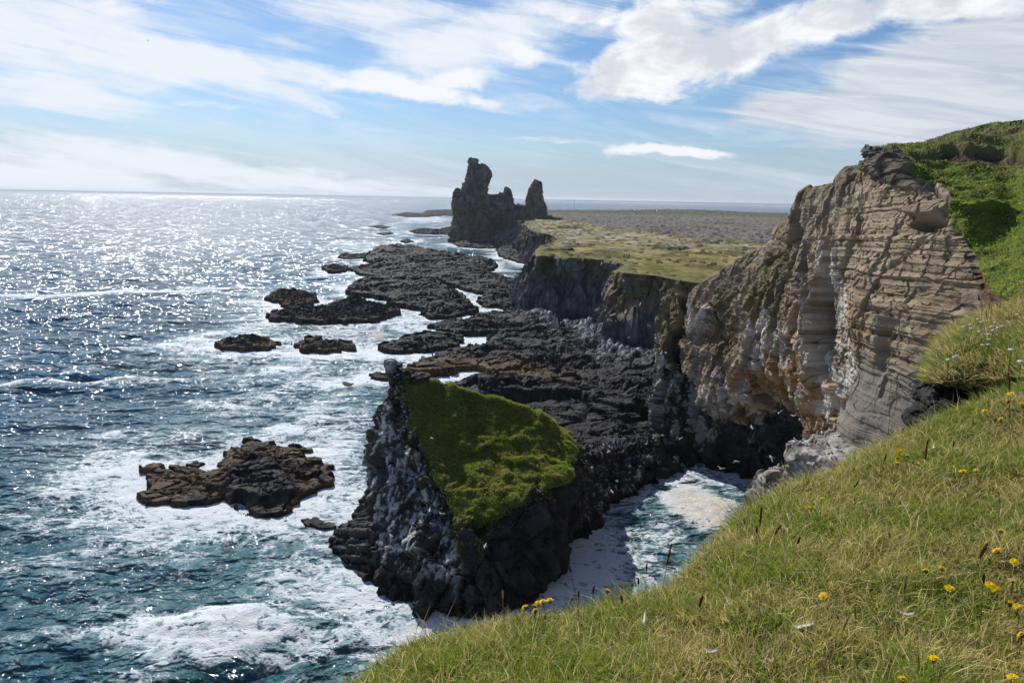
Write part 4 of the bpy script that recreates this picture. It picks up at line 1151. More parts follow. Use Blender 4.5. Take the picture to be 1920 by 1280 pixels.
def catm(P, t):
    """through the points, tangents limited by the shorter neighbouring span so that nothing overshoots"""
    n = len(P)
    d = np.diff(P, axis=0)
    ln = np.linalg.norm(d[..., :3], axis=-1, keepdims=True) + 1e-9
    m = np.zeros_like(P)
    m[1:-1] = 0.5 * (d[1:] / ln[1:] + d[:-1] / ln[:-1]) * np.minimum(ln[1:], ln[:-1]) * 0.9
    m[0] = d[0] * 0.5; m[-1] = d[-1] * 0.5
    i = np.clip(np.floor(t).astype(int), 0, n - 2)
    f = (t - i).reshape((-1,) + (1,) * (P.ndim - 1))
    f2, f3 = f * f, f * f * f
    return (2 * f3 - 3 * f2 + 1) * P[i] + (f3 - 2 * f2 + f) * m[i] + (-2 * f3 + 3 * f2) * P[i + 1] + (f3 - f2) * m[i + 1]


S_ = catm(L, tr)                       # (nrow, cols, d)
S_ = catm(S_.transpose(1, 0, 2), tcn).transpose(1, 0, 2)
P = S_[:, :, :3]
ch = {c: np.clip(S_[:, :, 3 + k], 0, 1).ravel() for k, c in enumerate(FL)}
N = grid_normals(P)
if N[300, 600, 0] > 0: N = -N; FLIP = True
else: FLIP = False
V = P.reshape(-1, 3).copy(); Nn = N.reshape(-1, 3)
nb = fbm(V / 7.0, 4, 601); nm = fbm(V / 2.4, 4, 603); nf = fbm(V / 0.8, 3, 605)
grass = sstep(0.38, 0.62, ch['g'] + 0.30 * nm + 0.12 * nf)
bas_ = sstep(0.40, 0.60, ch['b'] + 0.35 * nb + 0.2 * nm)
# beds dip gently along the face, cross-bedded, each bed standing out or cut back
zs = V[:, 2] + 0.05 * (V[:, 1] - 50) + 0.40 * fbm(V / np.array([16, 16, 12.0]), 3, 611) + 0.05 * nm


def bed(th, seed):
    """beds of uneven thickness, each set back or standing out by its own amount"""
    t = zs / th + 0.35 * pn(np.stack([V[:, 0] * 0.05, V[:, 1] * 0.05, zs * 0.3 / th], 1), seed)
    k = np.floor(t).astype(int)
    f = t - k
    h0 = _RV[(k * 53 + seed) & 255, 0]
    h1 = _RV[((k + 1) * 53 + seed) & 255, 0]
    return 2 * (h0 + (h1 - h0) * sstep(0.78, 1.0, f)) - 1


b1, b2, b3 = bed(1.5, 13), bed(0.52, 71), bed(0.20, 137)
b4 = pn(np.stack([V[:, 0] * 0.1, V[:, 1] * 0.1, zs / 0.09], 1), 623)
strata = 0.20 * b1 + 0.13 * b2 + 0.085 * b3 + 0.03 * b4
strata = strata * (0.75 + 0.5 * pn(V / 5.0, 629))
farw = sstep(56, 68, V[:, 1])
strata = strata * (1 - 0.55 * farw)
rimf = (sstep(5.0, 6.0, tr)[:, None] * np.ones(ncol)).ravel()
slabm = sstep(0.25, 0.6, ch['s'])
fh1, eh1 = facet(V / np.array([6.5, 5.0, 9.0]) + 0.25 * nb[:, None], 631, 1.0, 0.9)
fh2, eh2 = facet(V / np.array([2.6, 2.0, 3.2]) + 0.3 * nm[:, None], 633, 1.0, 0.8)
fh3, eh3 = facet(V / np.array([0.9, 0.9, 0.55]) + 0.2 * nm[:, None], 635, 0.9, 0.9)
fb1, eb1 = facet(V * np.array([1, 1, 0.3]) / 1.9 + 0.35 * nb[:, None], 627, 0.9, 1.0)
smooth_toe = sstep(57, 53, V[:, 1]) * sstep(33, 29, V[:, 2])
blk = 1 - 0.8 * smooth_toe
near_f = 1 - farw
cl_d = 0.55 * nb + 0.2 * nm + strata * (1 - 0.6 * smooth_toe) + farw * (1 - 0.65 * rimf) * (1.8 * fh1 - 0.5 * sstep(0.06, 0, eh1) + 0.8 * fh2 + 0.22 * fh3)
cl_d *= 1 - 0.6 * slabm
cl_d += 0.35 * slabm * b2
cl_d += near_f * blk * (0.36 * fh1 - 0.22 * sstep(0.022, 0, eh1) + 0.14 * fh2 + 0.17 * fh3 + 0.07 * nf)
rib = fbm(V / np.array([3.2, 2.6, 14.0]), 4, 671, ridged=True)
cl_d += farw * 0.45 * rib
ba_d = 0.9 * nb + 0.4 * nm + 1.8 * fb1 - 0.35 * sstep(0.09, 0, eb1) + 0.5 * fh3
gr_d = 0.55 * fbm(V / 4.5, 3, 641) + 0.28 * fbm(V / 1.5, 3, 643, ridged=True) + 0.05 * nf
D = grass * gr_d + (1 - grass) * (bas_ * ba_d + (1 - bas_) * cl_d)


VU = (V - EYE) / np.linalg.norm(V - EYE, axis=1)[:, None]
VD = np.linalg.norm(V - EYE, axis=1)


def surf(u, v):
    d = ray(u, v); d = d / np.linalg.norm(d)
    c = VU @ d
    k = np.where(c > max(0.999995, c.max() - 1e-7))[0]
    return V[k[np.argmin(VD[k])]]


def dent(u, v, r, depth, nz=0.25, e0=1.1, e1=0.35):
    dd = np.linalg.norm((V - surf(u, v)) / np.array(r), axis=1) + nz * nm
    return depth * sstep(e0, e1, dd)


D = D * (1 - slabm) + slabm * (0.12 * b2 + 0.14 * b3 + 0.12 * nm + 0.45 * fh2 + 0.22 * fh3 + 0.15)
D -= dent(1738, 422, (6, 2.3, 0.50), 1.5, 0.30, 1.0, 0.72)
D += dent(1735, 398, (6, 3.0, 0.42), 0.8, 0.4, 1.0, 0.6)
# the long crack and the hollow beside it, and the bare scoop in the turf
crack = surf(1672, 650)
cd = np.abs((V[:, 1] - crack[1]) + 0.17 * (V[:, 2] - crack[2]) + 0.25 * nm)
D -= 0.9 * sstep(0.30, 0.0, cd) * sstep(4.2, 3.2, np.abs(V[:, 2] - crack[2])) * sstep(58, 52, V[:, 1]) * (V[:, 1] > 38)
D -= dent(1652, 655, (6, 1.0, 2.0), 0.8, 0.1)
D -= dent(1662, 610, (6, 1.5, 0.8), 0.6, 0.1)
scoop = sstep(1.05, 0.7, np.linalg.norm((V - surf(1826, 292)) / np.array([4.6, 4.2, 1.7]), axis=1) + 0.25 * nm)
D -= 0.9 * scoop
D += dent(1815, 262, (4, 3.5, 0.7), 0.45)
for (u, v, rr_) in ((1700, 296, 0.7), (1722, 309, 0.8), (1755, 312, 0.9), (1810, 362, 0.5), (1770, 350, 0.7)):
    D -= dent(u, v, (rr_ * 1.8, rr_ * 2.0, rr_ * 0.4), 0.45, 0.3)
farm = sstep(105, 125, V[:, 0])
V2 = V + Nn * (D * (1 - farm))[:, None]
gridN = grid_normals(V2.reshape(nrow, ncol, 3)).reshape(-1, 3) * (-1 if FLIP else 1)
# albedo
k = fbm(V2 / 3.0, 4, 651)
band = 0.5 * b2 + 0.35 * b3 + 0.2 * b1 + 0.25 * b4
tuff = mix(np.array([[0.155, 0.118, 0.080]]), np.array([0.315, 0.245, 0.170]), sstep(-0.45, 0.5, band * (1 - 0.5 * farw) + (0.5 + 0.5 * farw) * k))
tuff = mix(tuff, np.array([0.235, 0.155, 0.090]), 0.6 * sstep(0.05, 0.45, fbm(V2 / 8.0, 3, 655) + 0.2 * k))
tuff = mix(tuff, np.array([0.165, 0.150, 0.135]), smooth_toe * 0.8)
topb = sstep(0.25, 0.6, ch['s'] + 0.2 * b2)
tuff = mix(tuff, np.array([0.110, 0.094, 0.078]) * (0.8 + 0.5 * sstep(-0.5, 0.5, k + 0.6 * b3))[:, None], topb * 0.75)
ochre = np.clip(ch['o'] + 0.35 * nb, 0, 1)
tuff = mix(tuff, mix(np.array([[0.27, 0.140, 0.055]]), np.array([0.38, 0.27, 0.16]), sstep(-0.3, 0.4, band + k)), sstep(0.3, 0.75, ochre) * 0.9)
moss = sstep(0.30, 0.75, ch['m'] + 0.5 * k)
tuff = mix(tuff, np.array([0.105, 0.090, 0.036]), moss * 0.6)
bcol = mix(np.array([[0.022, 0.021, 0.022]]), np.array([0.060, 0.056, 0.056]), sstep(-0.4, 0.5, k + 0.3 * nf))
bcol = mix(bcol, np.array([0.075, 0.070, 0.028]), moss * 0.7)
col = mix(tuff, bcol, bas_)
stw = fbm(V2 / np.array([1.1, 1.1, 3.4]), 4, 661)
gu = np.clip(ch['w'] * 1.0, 0, 1)
patchy = fbm(V2 / np.array([3.5, 3.0, 3.5]), 4, 663)
gd = sstep(0.04, 0.26, 0.55 * stw + 0.8 * patchy + 0.42 * (gu - 0.62) + 0.30 * nf + 0.15 * fh2)
gd = gd * sstep(0.15, 0.5, gu + 0.25 * nb)
col = mix(col, np.array([0.56, 0.52, 0.475]) * (0.9 + 0.25 * nf[:, None]), gd * np.where(bas_ > 0.5, 0.50, 0.74))
pa, pb = at(1645, 800, 45.2), at(1626, 858, 45.2)
tt_ = np.clip(((V - pa) @ (pb - pa)) / ((pb - pa) @ (pb - pa)), 0, 1)
dls = np.linalg.norm((V - pa - tt_[:, None] * (pb - pa)) * np.array([0.25, 1, 1]), axis=1)
stk = sstep(0.10 + 0.32 * tt_, 0.0, dls + 0.10 * nf + 0.05 * fh3)
col = mix(col, np.array([0.66, 0.65, 0.63]), stk * 0.9)
soil = np.clip(sstep(0.4, 0.7, ch['d'] + 0.3 * nm) + scoop, 0, 1)
col = mix(col, mix(np.array([[0.055, 0.034, 0.024]]), np.array([0.150, 0.095, 0.062]), sstep(-0.3, 0.4, nm)), soil)
gcol = mix(np.array([[0.060, 0.092, 0.016]]), np.array([0.135, 0.165, 0.030]), sstep(-0.35, 0.4, fbm(V2 / 3.0, 4, 671) + 0.25 * nf))
gcol = mix(gcol, np.array([0.155, 0.140, 0.065]), sstep(0.0, 0.45, fbm(V2 / 5.0, 4, 675) + 0.3 * sstep(44, 47, V2[:, 2]) - 0.1) * 0.75)
gm = grass * (1 - scoop)
col = mix(col, gcol, gm)
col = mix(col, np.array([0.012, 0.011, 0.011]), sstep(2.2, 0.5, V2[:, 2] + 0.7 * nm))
Fh = grid_faces(nrow, ncol)
if FLIP: Fh = Fh[:, ::-1]
m_head = surf_mat('layered_rock', rough=0.92, bump_scale=2.2, bump=0.55, bump_dist=0.16, var=0.42, spec=0.12)
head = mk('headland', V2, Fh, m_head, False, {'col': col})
tag(head, kind='structure', label='layered brown headland with white stained bird cliff and grassy top', cat='headland')
HEAD_V, HEAD_N, HEAD_G = V2, gridN, gm

# ledges where the gulls sit, below the smooth rock
def rock_lump(rings_in, name, voxel, amp, seed, light):
    V, F = remesh([loft(rings_in)], voxel, 2)
    N = vert_normals(V, F)
    b = fbm(V / 2.0, 4, seed); c = fbm(V / 0.6, 3, seed + 3)
    g1, g2, rw = worley(V / np.array([1.6, 1.6, 0.7]), seed + 5)
    s = pn(np.stack([V[:, 0] * 0.1, V[:, 1] * 0.1, V[:, 2] / 0.35 + 0.3 * b], 1), seed + 7)
    fr_, fe_ = facet(V / np.array([1.3, 1.3, 0.8]), seed + 13, 0.9, 0.8)
    D = amp * (0.45 * b + 0.2 * c + 0.7 * fr_ + 0.3 * s)
    V = V + N * D[:, None]
    N = vert_normals(V, F)
    k = fbm(V / 1.1, 4, seed + 9)
    col = mix(np.array([[0.16, 0.14, 0.12]]), np.array([0.24, 0.21, 0.18]), sstep(-0.4, 0.5, k + 0.4 * s))
    col = mix(col, np.array([0.50, 0.48, 0.45]), sstep(0.12, 0.5, k + 0.30 * light * (N[:, 2] > 0.3)) * 0.6)
    col = mix(col, np.array([0.10, 0.085, 0.03]), sstep(0.25, 0.5, fbm(V / 1.5, 3, seed + 11)) * 0.5)
    o = mk(name, V, F, m_head, False, {'col': col})
    return tag(o, kind='structure', cat='ledge')


ltop = np.array([onz(u, v, 24.6) for u, v in [(1478, 833), (1486, 822), (1512, 815), (1545, 808), (1580, 803), (1625, 815), (1680, 850), (1690, 880), (1650, 893), (1600, 888), (1565, 873), (1535, 858), (1500, 846)]])
lc = ltop.mean(0)
rg = []
for (z, s) in ((2, 1.5), (12, 1.25), (19, 1.02), (21.4, 0.84), (22.3, 0.88), (22.6, 0.98), (23.6, 1.02), (24.6, 1.0)):
    rg.append([(lc[0] + (p[0] - lc[0]) * s, lc[1] + (p[1] - lc[1]) * s, z) for p in ltop])
ledge1 = rock_lump(rg, 'rock_ledge', 0.12, 0.55, 700, 1.0)
bc = at(1458, 925, 50)
rg = []
for (z, s) in ((2, 1.7), (10, 1.4), (bc[2] - 4, 1.15), (bc[2] - 2.4, 1.0), (bc[2] - 1.0, 1.08), (bc[2] + 0.4, 1.0), (bc[2] + 1.2, 0.8), (bc[2] + 1.75, 0.45)):
    rg.append([(bc[0] + 2.15 * s * math.cos(t), bc[1] + 1.9 * s * math.sin(t), z) for t in np.linspace(0, 2 * math.pi, 14, endpoint=False)])
ledge2 = rock_lump(rg, 'rock_ledge', 0.12, 0.5, 740, 0.5)
tag(ledge1, label='flat pale rock ledge crowded with gulls', kind='structure')
tag(ledge2, label='rounded pale boulder with gulls at the edge of the cove', kind='structure')
# ------------------------------------------------------------------ turf bank at the viewer's feet and the tussock bank beyond it
LIP = [(560, 1420, 2.3), (640, 1335, 2.5), (700, 1262, 2.75), (760, 1222, 2.9), (900, 1186, 3.0), (1060, 1162, 3.1), (1200, 1130, 3.3), (1290, 1082, 3.5), (1340, 1032, 3.7), (1400, 968, 4.1), (1480, 918, 4.5), (1560, 886, 4.8), (1650, 843, 5.1),
       (1750, 796, 5.3), (1820, 764, 5.4), (1890, 738, 5.4), (1990, 708, 5.4), (2150, 680, 5.3), (2500, 640, 4.5)]
lip = np.array([at(*p) for p in LIP])
nL = len(lip)
tL = np.linspace(0, 1, nL)
feet = np.stack([-1.3 + 5.6 * tL ** 1.3, 0.55 - 0.9 * tL, 40.28 + 0.35 * tL], 1)
o2 = lip - feet
o2[:, 2] = 0
o2 /= np.linalg.norm(o2, axis=1)[:, None]
zz = np.array([0, 0, 1.0])
rowsb = [lip + o2 * 0.9 - zz * 6.0, lip + o2 * 0.75 - zz * 1.6, lip + o2 * 0.30 - zz * 0.34, lip + o2 * 0.08 - zz * 0.05, lip - o2 * 0.15,
         feet + (lip - feet) * 0.72, feet + (lip - feet) * 0.38, feet, feet - o2 * 2.5 - zz * 0.0, feet - o2 * 6.0]
nbk, ncb = 420, 620
trb = np.interp(np.linspace(0, 1, nbk), [0, 0.04, 0.12, 0.95, 1.0], [0, 1, 2, 7, 9])
S_ = catm(np.array(rowsb), trb)
S_ = catm(S_.transpose(1, 0, 2), np.linspace(0, nL - 1, ncb)).transpose(1, 0, 2)
N = grid_normals(S_)
sgn = 1 if N[250, 300, 2] > 0 else -1
V = S_.reshape(-1, 3)
Nn = N.reshape(-1, 3) * sgn
D = 0.075 * fbm(V / 0.9, 3, 801) + 0.045 * fbm(V / 0.28, 3, 803) + 0.012 * fbm(V / 0.07, 2, 805)
V = V + Nn * D[:, None]
k = fbm(V / 0.35, 4, 807)
col = mix(np.array([[0.050, 0.052, 0.016]]), np.array([0.130, 0.110, 0.045]), sstep(-0.4, 0.5, k))
m_soil = surf_mat('turf_floor', rough=0.95, bump_scale=14, bump=0.6, bump_dist=0.03, var=0.55, spec=0.05)
Fb = grid_faces(nbk, ncb)
if sgn < 0: Fb = Fb[:, ::-1]
bank = mk('ground', V, Fb, m_soil, True, {'col': col})
tag(bank, kind='structure', label='near grassy slope at the cliff edge', cat='ground')
BANK_V, BANK_F = V, Fb
fr = (np.arange(nbk)[:, None] * np.ones(ncb)).ravel()
BANK_OK = trb[fr.astype(int)]

B2 = [  # columns from left, rows from the bottom: (u, v, Y, flag)
    [(1712, 960, 8.6, 'd'), (1706, 860, 8.9, 'd'), (1718, 790, 9.3, 'd'), (1742, 735, 9.6, 'd'), (1752, 712, 9.8, 'g'), (1762, 690, 10.1, 'g'), (1768, 676, 10.6, 'g'), (1775, 690, 11.5, 'g'), (1785, 760, 12.5, 'd')],
    [(1712, 960, 8.1, 'd'), (1704, 850, 8.3, 'd'), (1712, 780, 8.7, 'd'), (1735, 728, 9.0, 'd'), (1744, 706, 8.9, 'g'), (1752, 684, 9.2, 'g'), (1758, 668, 9.9, 'g'), (1770, 680, 11.3, 'g'), (1785, 760, 12.3, 'd')],
    [(1735, 960, 7.6, 'd'), (1735, 845, 7.8, 'd'), (1745, 778, 8.3, 'd'), (1765, 728, 8.7, 'd'), (1770, 712, 8.4, 'g'), (1772, 670, 8.9, 'g'), (1776, 640, 9.7, 'g'), (1785, 650, 11.2, 'g'), (1800, 740, 12.2, 'd')],
    [(1785, 960, 7.4, 'd'), (1785, 835, 7.6, 'd'), (1790, 770, 8.2, 'd'), (1800, 728, 8.7, 'd'), (1802, 714, 8.2, 'g'), (1804, 662, 8.8, 'g'), (1806, 622, 9.7, 'g'), (1815, 628, 11.2, 'g'), (1825, 720, 12.2, 'd')],
    [(1840, 960, 7.2, 'd'), (1840, 825, 7.5, 'd'), (1845, 765, 8.2, 'd'), (1848, 732, 8.8, 'd'), (1848, 718, 8.1, 'g'), (1850, 656, 8.7, 'g'), (1852, 607, 9.7, 'g'), (1860, 608, 11.3, 'g'), (1870, 690, 12.4, 'd')],
    [(1895, 960, 7.0, 'd'), (1895, 815, 7.3, 'd'), (1898, 755, 7.9, 'd'), (1898, 722, 8.4, 'd'), (1898, 708, 7.8, 'g'), (1900, 645, 8.6, 'g'), (1902, 590, 9.8, 'g'), (1910, 588, 11.5, 'g'), (1920, 660, 12.6, 'd')],
    [(1970, 960, 6.7, 'd'), (1970, 800, 7.0, 'd'), (1970, 750, 7.3, 'd'), (1970, 715, 7.5, 'd'), (1970, 700, 7.2, 'g'), (1975, 632, 8.3, 'g'), (1980, 570, 9.8, 'g'), (1990, 562, 12, 'g'), (2000, 600, 14, 'g')],
    [(2150, 960, 6.2, 'd'), (2150, 780, 6.4, 'd'), (2150, 730, 6.6, 'g'), (2150, 700, 6.8, 'g'), (2150, 680, 7.0, 'g'), (2160, 610, 8.2, 'g'), (2170, 540, 10, 'g'), (2190, 530, 12, 'g'), (2200, 550, 15, 'g')],
    [(2500, 960, 5.2, 'd'), (2500, 780, 5.4, 'd'), (2500, 730, 5.6, 'g'), (2500, 690, 5.8, 'g'), (2500, 660, 6.0, 'g'), (2520, 580, 7.5, 'g'), (2540, 500, 9, 'g'), (2560, 480, 11, 'g'), (2560, 490, 14, 'g')],
]
L2 = np.zeros((9, len(B2), 5))
for j, cc in enumerate(B2):
    for i, p in enumerate(cc):
        L2[i, j, :3] = at(*p[:3]); L2[i, j, 3] = p[3] == 'g'
n1, n2 = 360, 420
S_ = catm(L2, np.linspace(0, 8, n1))
S_ = catm(S_.transpose(1, 0, 2), np.linspace(0, len(B2) - 1, n2)).transpose(1, 0, 2)
N = grid_normals(S_[:, :, :3])
sgn = 1 if N[200, 200, 2] > 0 else -1
V = S_[:, :, :3].reshape(-1, 3); Nn = N.reshape(-1, 3) * sgn
g2_ = S_[:, :, 3].ravel()
nm = fbm(V / 0.6, 4, 811); nf = fbm(V / 0.18, 3, 813)
grass = sstep(0.4, 0.6, g2_ + 0.25 * nm)
f1, f2, rv = worley(V / 0.42 + 0.3 * nm[:, None], 815)
D = grass * (0.12 * fbm(V / 1.2, 3, 817) + 0.07 * fbm(V / 0.4, 2, 818, ridged=True)) + (1 - grass) * (0.30 * nm + 0.10 * nf + 0.22 * (rv - 0.5) - 0.1 * sstep(0.1, 0, f2 - f1))
V = V + Nn * D[:, None]
k = fbm(V / 0.4, 4, 819)
col = mix(np.array([[0.018, 0.017, 0.017]]), np.array([0.055, 0.048, 0.044]), sstep(-0.4, 0.5, k))
col = mix(col, mix(np.array([[0.055, 0.058, 0.016]]), np.array([0.14, 0.12, 0.045]), sstep(-0.3, 0.4, k)), grass)
F2_ = grid_faces(n1, n2)
if sgn < 0: F2_ = F2_[:, ::-1]
bank2 = mk('ground', V, F2_, m_rock, True, {'col': col})
tag(bank2, kind='structure', label='tussocky bank on dark rock at the right', cat='ground')
B2_V, B2_F, B2_G = V, F2_, grass
# ------------------------------------------------------------------ birds, flowers, feathers, walkers
bpy.context.view_layer.update()
DG = bpy.context.evaluated_depsgraph_get()


def pick(u, v):
    d = ray(u, v)
    d = d / np.linalg.norm(d)
    hit, loc, nor, _, ob, _ = SC.ray_cast(DG, Vector(EYE), Vector(d))
    return (np.array(loc), np.array(nor)) if hit else (None, None)


def above(u, v, h):
    """the point seen at (u, v) that stands h metres over the turf below it"""
    d = ray(u, v)
    d = d / np.linalg.norm(d)
    best, bh = None, 9.0
    for t in np.arange(1.2, 16.0, 0.03):
        p = EYE + d * t
        hit, loc, *_ = SC.ray_cast(DG, Vector(p), Vector((0, 0, -1)))
        if not hit: continue
        g = p[2] - loc[2]
        if g < bh: best, bh = (p, np.array(loc)), g
        if g <= h or (best is not None and bh < 0.5 and g > bh + 1.0): break
    return best


def col_mat(name, rough=0.7, transl=0.0):
    m, nt, out = new_mat(name)
    a = nd(nt, 'ShaderNodeAttribute', attribute_name='col').outputs['Color']
    n = noise(nt, nd(nt, 'ShaderNodeTexCoord').outputs['Object'], 30.0, 3)
    mc = nd(nt, 'ShaderNodeVectorMath', {0: a}, operation='SCALE')
    nt.links.new(mth(nt, 'MULTIPLY_ADD', n, 0.3, 0.85), mc.inputs['Scale'])
    sh = nd(nt, 'ShaderNodeBsdfPrincipled', {'Base Color': mc.outputs[0], 'Roughness': rough}).outputs[0]
    if transl:
        t = nd(nt, 'ShaderNodeBsdfTranslucent', {'Color': mc.outputs[0]})
        sh = nd(nt, 'ShaderNodeMixShader', {0: transl, 1: sh, 2: t.outputs[0]}).outputs[0]
    nt.links.new(sh, out.inputs['Surface'])
    return m


m_bird = col_mat('plumage', 0.7, 0.15)
WHITE, GREY, BLACK = (0.78, 0.78, 0.77), (0.33, 0.35, 0.38), (0.02, 0.02, 0.02)


def rings_mesh(rings, n, colour):
    """rings: (centre, axis a, axis b); colour(i, angle) -> rgb"""
    V, C, F = [], [], []
    for i, (c, a, b) in enumerate(rings):
        for j in range(n):
            t = 2 * math.pi * j / n
            V.append(np.array(c) + np.array(a) * math.cos(t) + np.array(b) * math.sin(t))
            C.append(colour(i, t))
    for i in range(len(rings) - 1):
        for j in range(n):
            F.append((i * n + j, i * n + (j + 1) % n, (i + 1) * n + (j + 1) % n, (i + 1) * n + j))
    return V, F, C


def bird_body(L, up=0.0, dark=False):
    s = L / 0.40
    prof = [(-0.215, 0.012, 0.004), (-0.15, 0.030, 0.012), (-0.10, 0.042, 0.035), (-0.03, 0.060, 0.062), (0.04, 0.064, 0.068), (0.095, 0.050, 0.054), (0.125, 0.033, 0.036), (0.15, 0.034, 0.037), (0.172, 0.028, 0.030), (0.186, 0.010, 0.011), (0.20, 0.006, 0.006), (0.222, 0.001, 0.001)]
    rings = []
    for (x, w, h) in prof:
        k = max(0.0, (x - 0.02) / 0.2)
        z = up * (0.02 * (x > -0.05) + 0.10 * k)
        xx = x - up * 0.05 * k
        rings.append(((xx * s, 0, z * s), (0, w * s, 0), (0.0, 0, h * s)))
    W_, G_, B_ = ((0.05, 0.042, 0.036),) * 3 if dark else (WHITE, GREY, BLACK)

    def colour(i, t):
        if i >= 10: return (0.55, 0.45, 0.12)
        top = math.sin(t) > 0.15
        if 1 <= i <= 4 and top: return G_
        if i == 0: return B_ if up else W_
        return W_
    return rings_mesh(rings, 10, colour)


def perched_bird():
    V, F, C = bird_body(0.40, up=1.0)
    V = [v + np.array([0, 0, 0.075]) for v in V]
    return V, F, C


def flying_bird(a1, a2, fold=0.0, dark=False, L=0.42, span=1.05):
    """a1, a2: rise of the inner and outer wing in degrees"""
    V, F, C = bird_body(L, 0.0, dark)
    W_, G_, B_ = ((0.05, 0.042, 0.036), (0.06, 0.05, 0.042), (0.03, 0.025, 0.02)) if dark else ((0.74, 0.75, 0.76), (0.42, 0.44, 0.47), (0.03, 0.03, 0.03))
    h = span / 2
    for sgn in (-1, 1):
        st = [(0.0, 0.05, 0.115, 0.016, 0), (0.22, 0.06, 0.125, 0.012, 1), (0.46, 0.075, 0.112, 0.009, 1), (0.72, 0.045, 0.080, 0.006, 2), (0.92, -0.010, 0.045, 0.004, 2), (1.0, -0.055, 0.012, 0.002, 3)]
        y, z, prev = 0.03, 0.02, 0.0
        rings, cl = [], []
        for (f, xo, ch, th, _) in st:
            ang = math.radians(a1 if f < 0.5 else a2)
            d = (f - prev) * h
            y += d * math.cos(ang); z += d * math.sin(ang); prev = f
            x = xo - fold * max(0, f - 0.4) * 0.35
            rings.append(((x - ch * 0.35, sgn * y, z), (ch * 0.5, 0, 0), (0, 0, th * 0.5)))
        cols = [G_, G_, G_, W_, B_, B_]
        v2, f2, c2 = rings_mesh(rings, 8, lambda i, t: cols[i] if math.sin(t) > -0.2 or i > 3 else W_)
        k = len(V)
        V += v2; F += [tuple(q + k for q in f) for f in f2]; C += c2
    return V, F, C


def bmesh_data(name, vfc, mat=m_bird):
    V, F, C = vfc
    return mesh_data(name, np.array(V), np.array(F), mat, True, {'col': np.array(C)})


me_perch = bmesh_data('perched_gull', perched_bird())
ME_FLY = [bmesh_data('flying_gull', flying_bird(*a)) for a in ((28, -8), (6, -4), (42, 18), (-14, -22), (18, 30), (35, -25))]


def bird(me, loc, rz, label, group, rx=0.0, ry=0.0, scale=1.0, name='seabird', cat='bird'):
    o = bpy.data.objects.new(name, me)
    COL.objects.link(o)
    o.location = loc
    o.rotation_euler = (rx, ry, rz)
    o.scale = (scale,) * 3
    return tag(o, label, cat, group)


# in flight: u, v, distance north, pose, heading, roll, label
FLY = [
    (810, 821, 70, 1, 200, 8, 'white gull gliding over the green cap of the sea stack'),
    (806, 956, 62, 1, 185, 4, 'pale gull gliding with level wings before the whitened face of the sea stack'),
    (826, 962, 61, 4, 120, 40, 'banking white gull with one wing raised before the whitened stack face'),
    (734, 1006, 62, 2, 30, -25, 'white gull steeply banked near the ribbed left foot of the sea stack'),
    (910, 1023, 59, 1, 170, 0, 'lone white gull skimming the black lower face of the sea stack'),
    (1157, 902, 78, 0, 150, 20, 'white gull crossing below the neck between sea stack and cliff'),
    (1147, 921, 78, 1, 10, 0, 'small white gull low over the dark side of the neck'),
    (1168, 820, 92, 4, 60, 30, 'white gull over the black shelf just past the neck'),
    (1213, 831, 96, 2, 320, 35, 'white gull with swept wings where the neck meets the cliff'),
    (1169, 526, 120, 5, 110, 50, 'white gull high against the brown rim of the dark promontory'),
    (1179, 633, 115, 0, 200, 12, 'white gull with wings held in a V before the shaded basalt alcove'),
    (1215, 610, 118, 2, 60, 40, 'small white gull tilted upright before the dark basalt alcove'),
    (1289, 614, 92, 5, 140, 48, 'white gull beside the mossy rock fin at the end of the cliff'),
    (1248, 661, 98, 1, 0, 0, 'small white gull against the mossy rock fin'),
    (1513, 603, 60, 4, 30, 25, 'white gull passing the guano streaked cliff recess'),
    (1398, 740, 66, 3, 190, 0, 'white gull with drooped wings under the overhanging ochre lip'),
    (1482, 744, 60, 0, 180, 0, 'white gull facing the viewer in front of the grey cave wall'),
    (1460, 774, 60, 2, 250, 10, 'white gull with raised wings in the mouth of the cave'),
    (1489, 779, 58, 4, 20, -30, 'pale gull turning above the crowded flat ledge'),
    (1410, 801, 62, 1, 170, -6, 'white gull gliding level across the middle of the black cave wall'),
    (1380, 864, 58, 3, 200, 25, 'white gull with arched wings low over the cove'),
    (1352, 878, 58, 0, 210, 5, 'small white gull just above the foam at the back of the cove'),
    (1274, 823, 84, 2, 90, 0, 'white gull flying straight away beside the black foot of the cliff'),
    (1447, 857, 48, 3, 175, -12, 'large pale gull gliding just above the rounded boulder'),
    (504, 766, 80, 5, 130, 40, None), (278, 77, 210, 1, 180, 0, None)]
me_dark = bmesh_data('dark_seabird', flying_bird(30, 20, 0.3, True, 0.5, 1.2))
for (u, v, Y, ps, hd, rl, lab) in FLY:
    if lab is None:
        bird(me_dark, at(u, v, Y), math.radians(hd), 'dark brown seabird low over the foam left of the sea stack' if v > 300 else 'tiny dark bird high in the sky among the clouds', None, rx=math.radians(rl))
    else:
        bird(ME_FLY[ps], at(u, v, Y), math.radians(hd), lab, 'gulls in flight', rx=math.radians(rl), ry=math.radians(-6))

rb = np.random.default_rng(77)
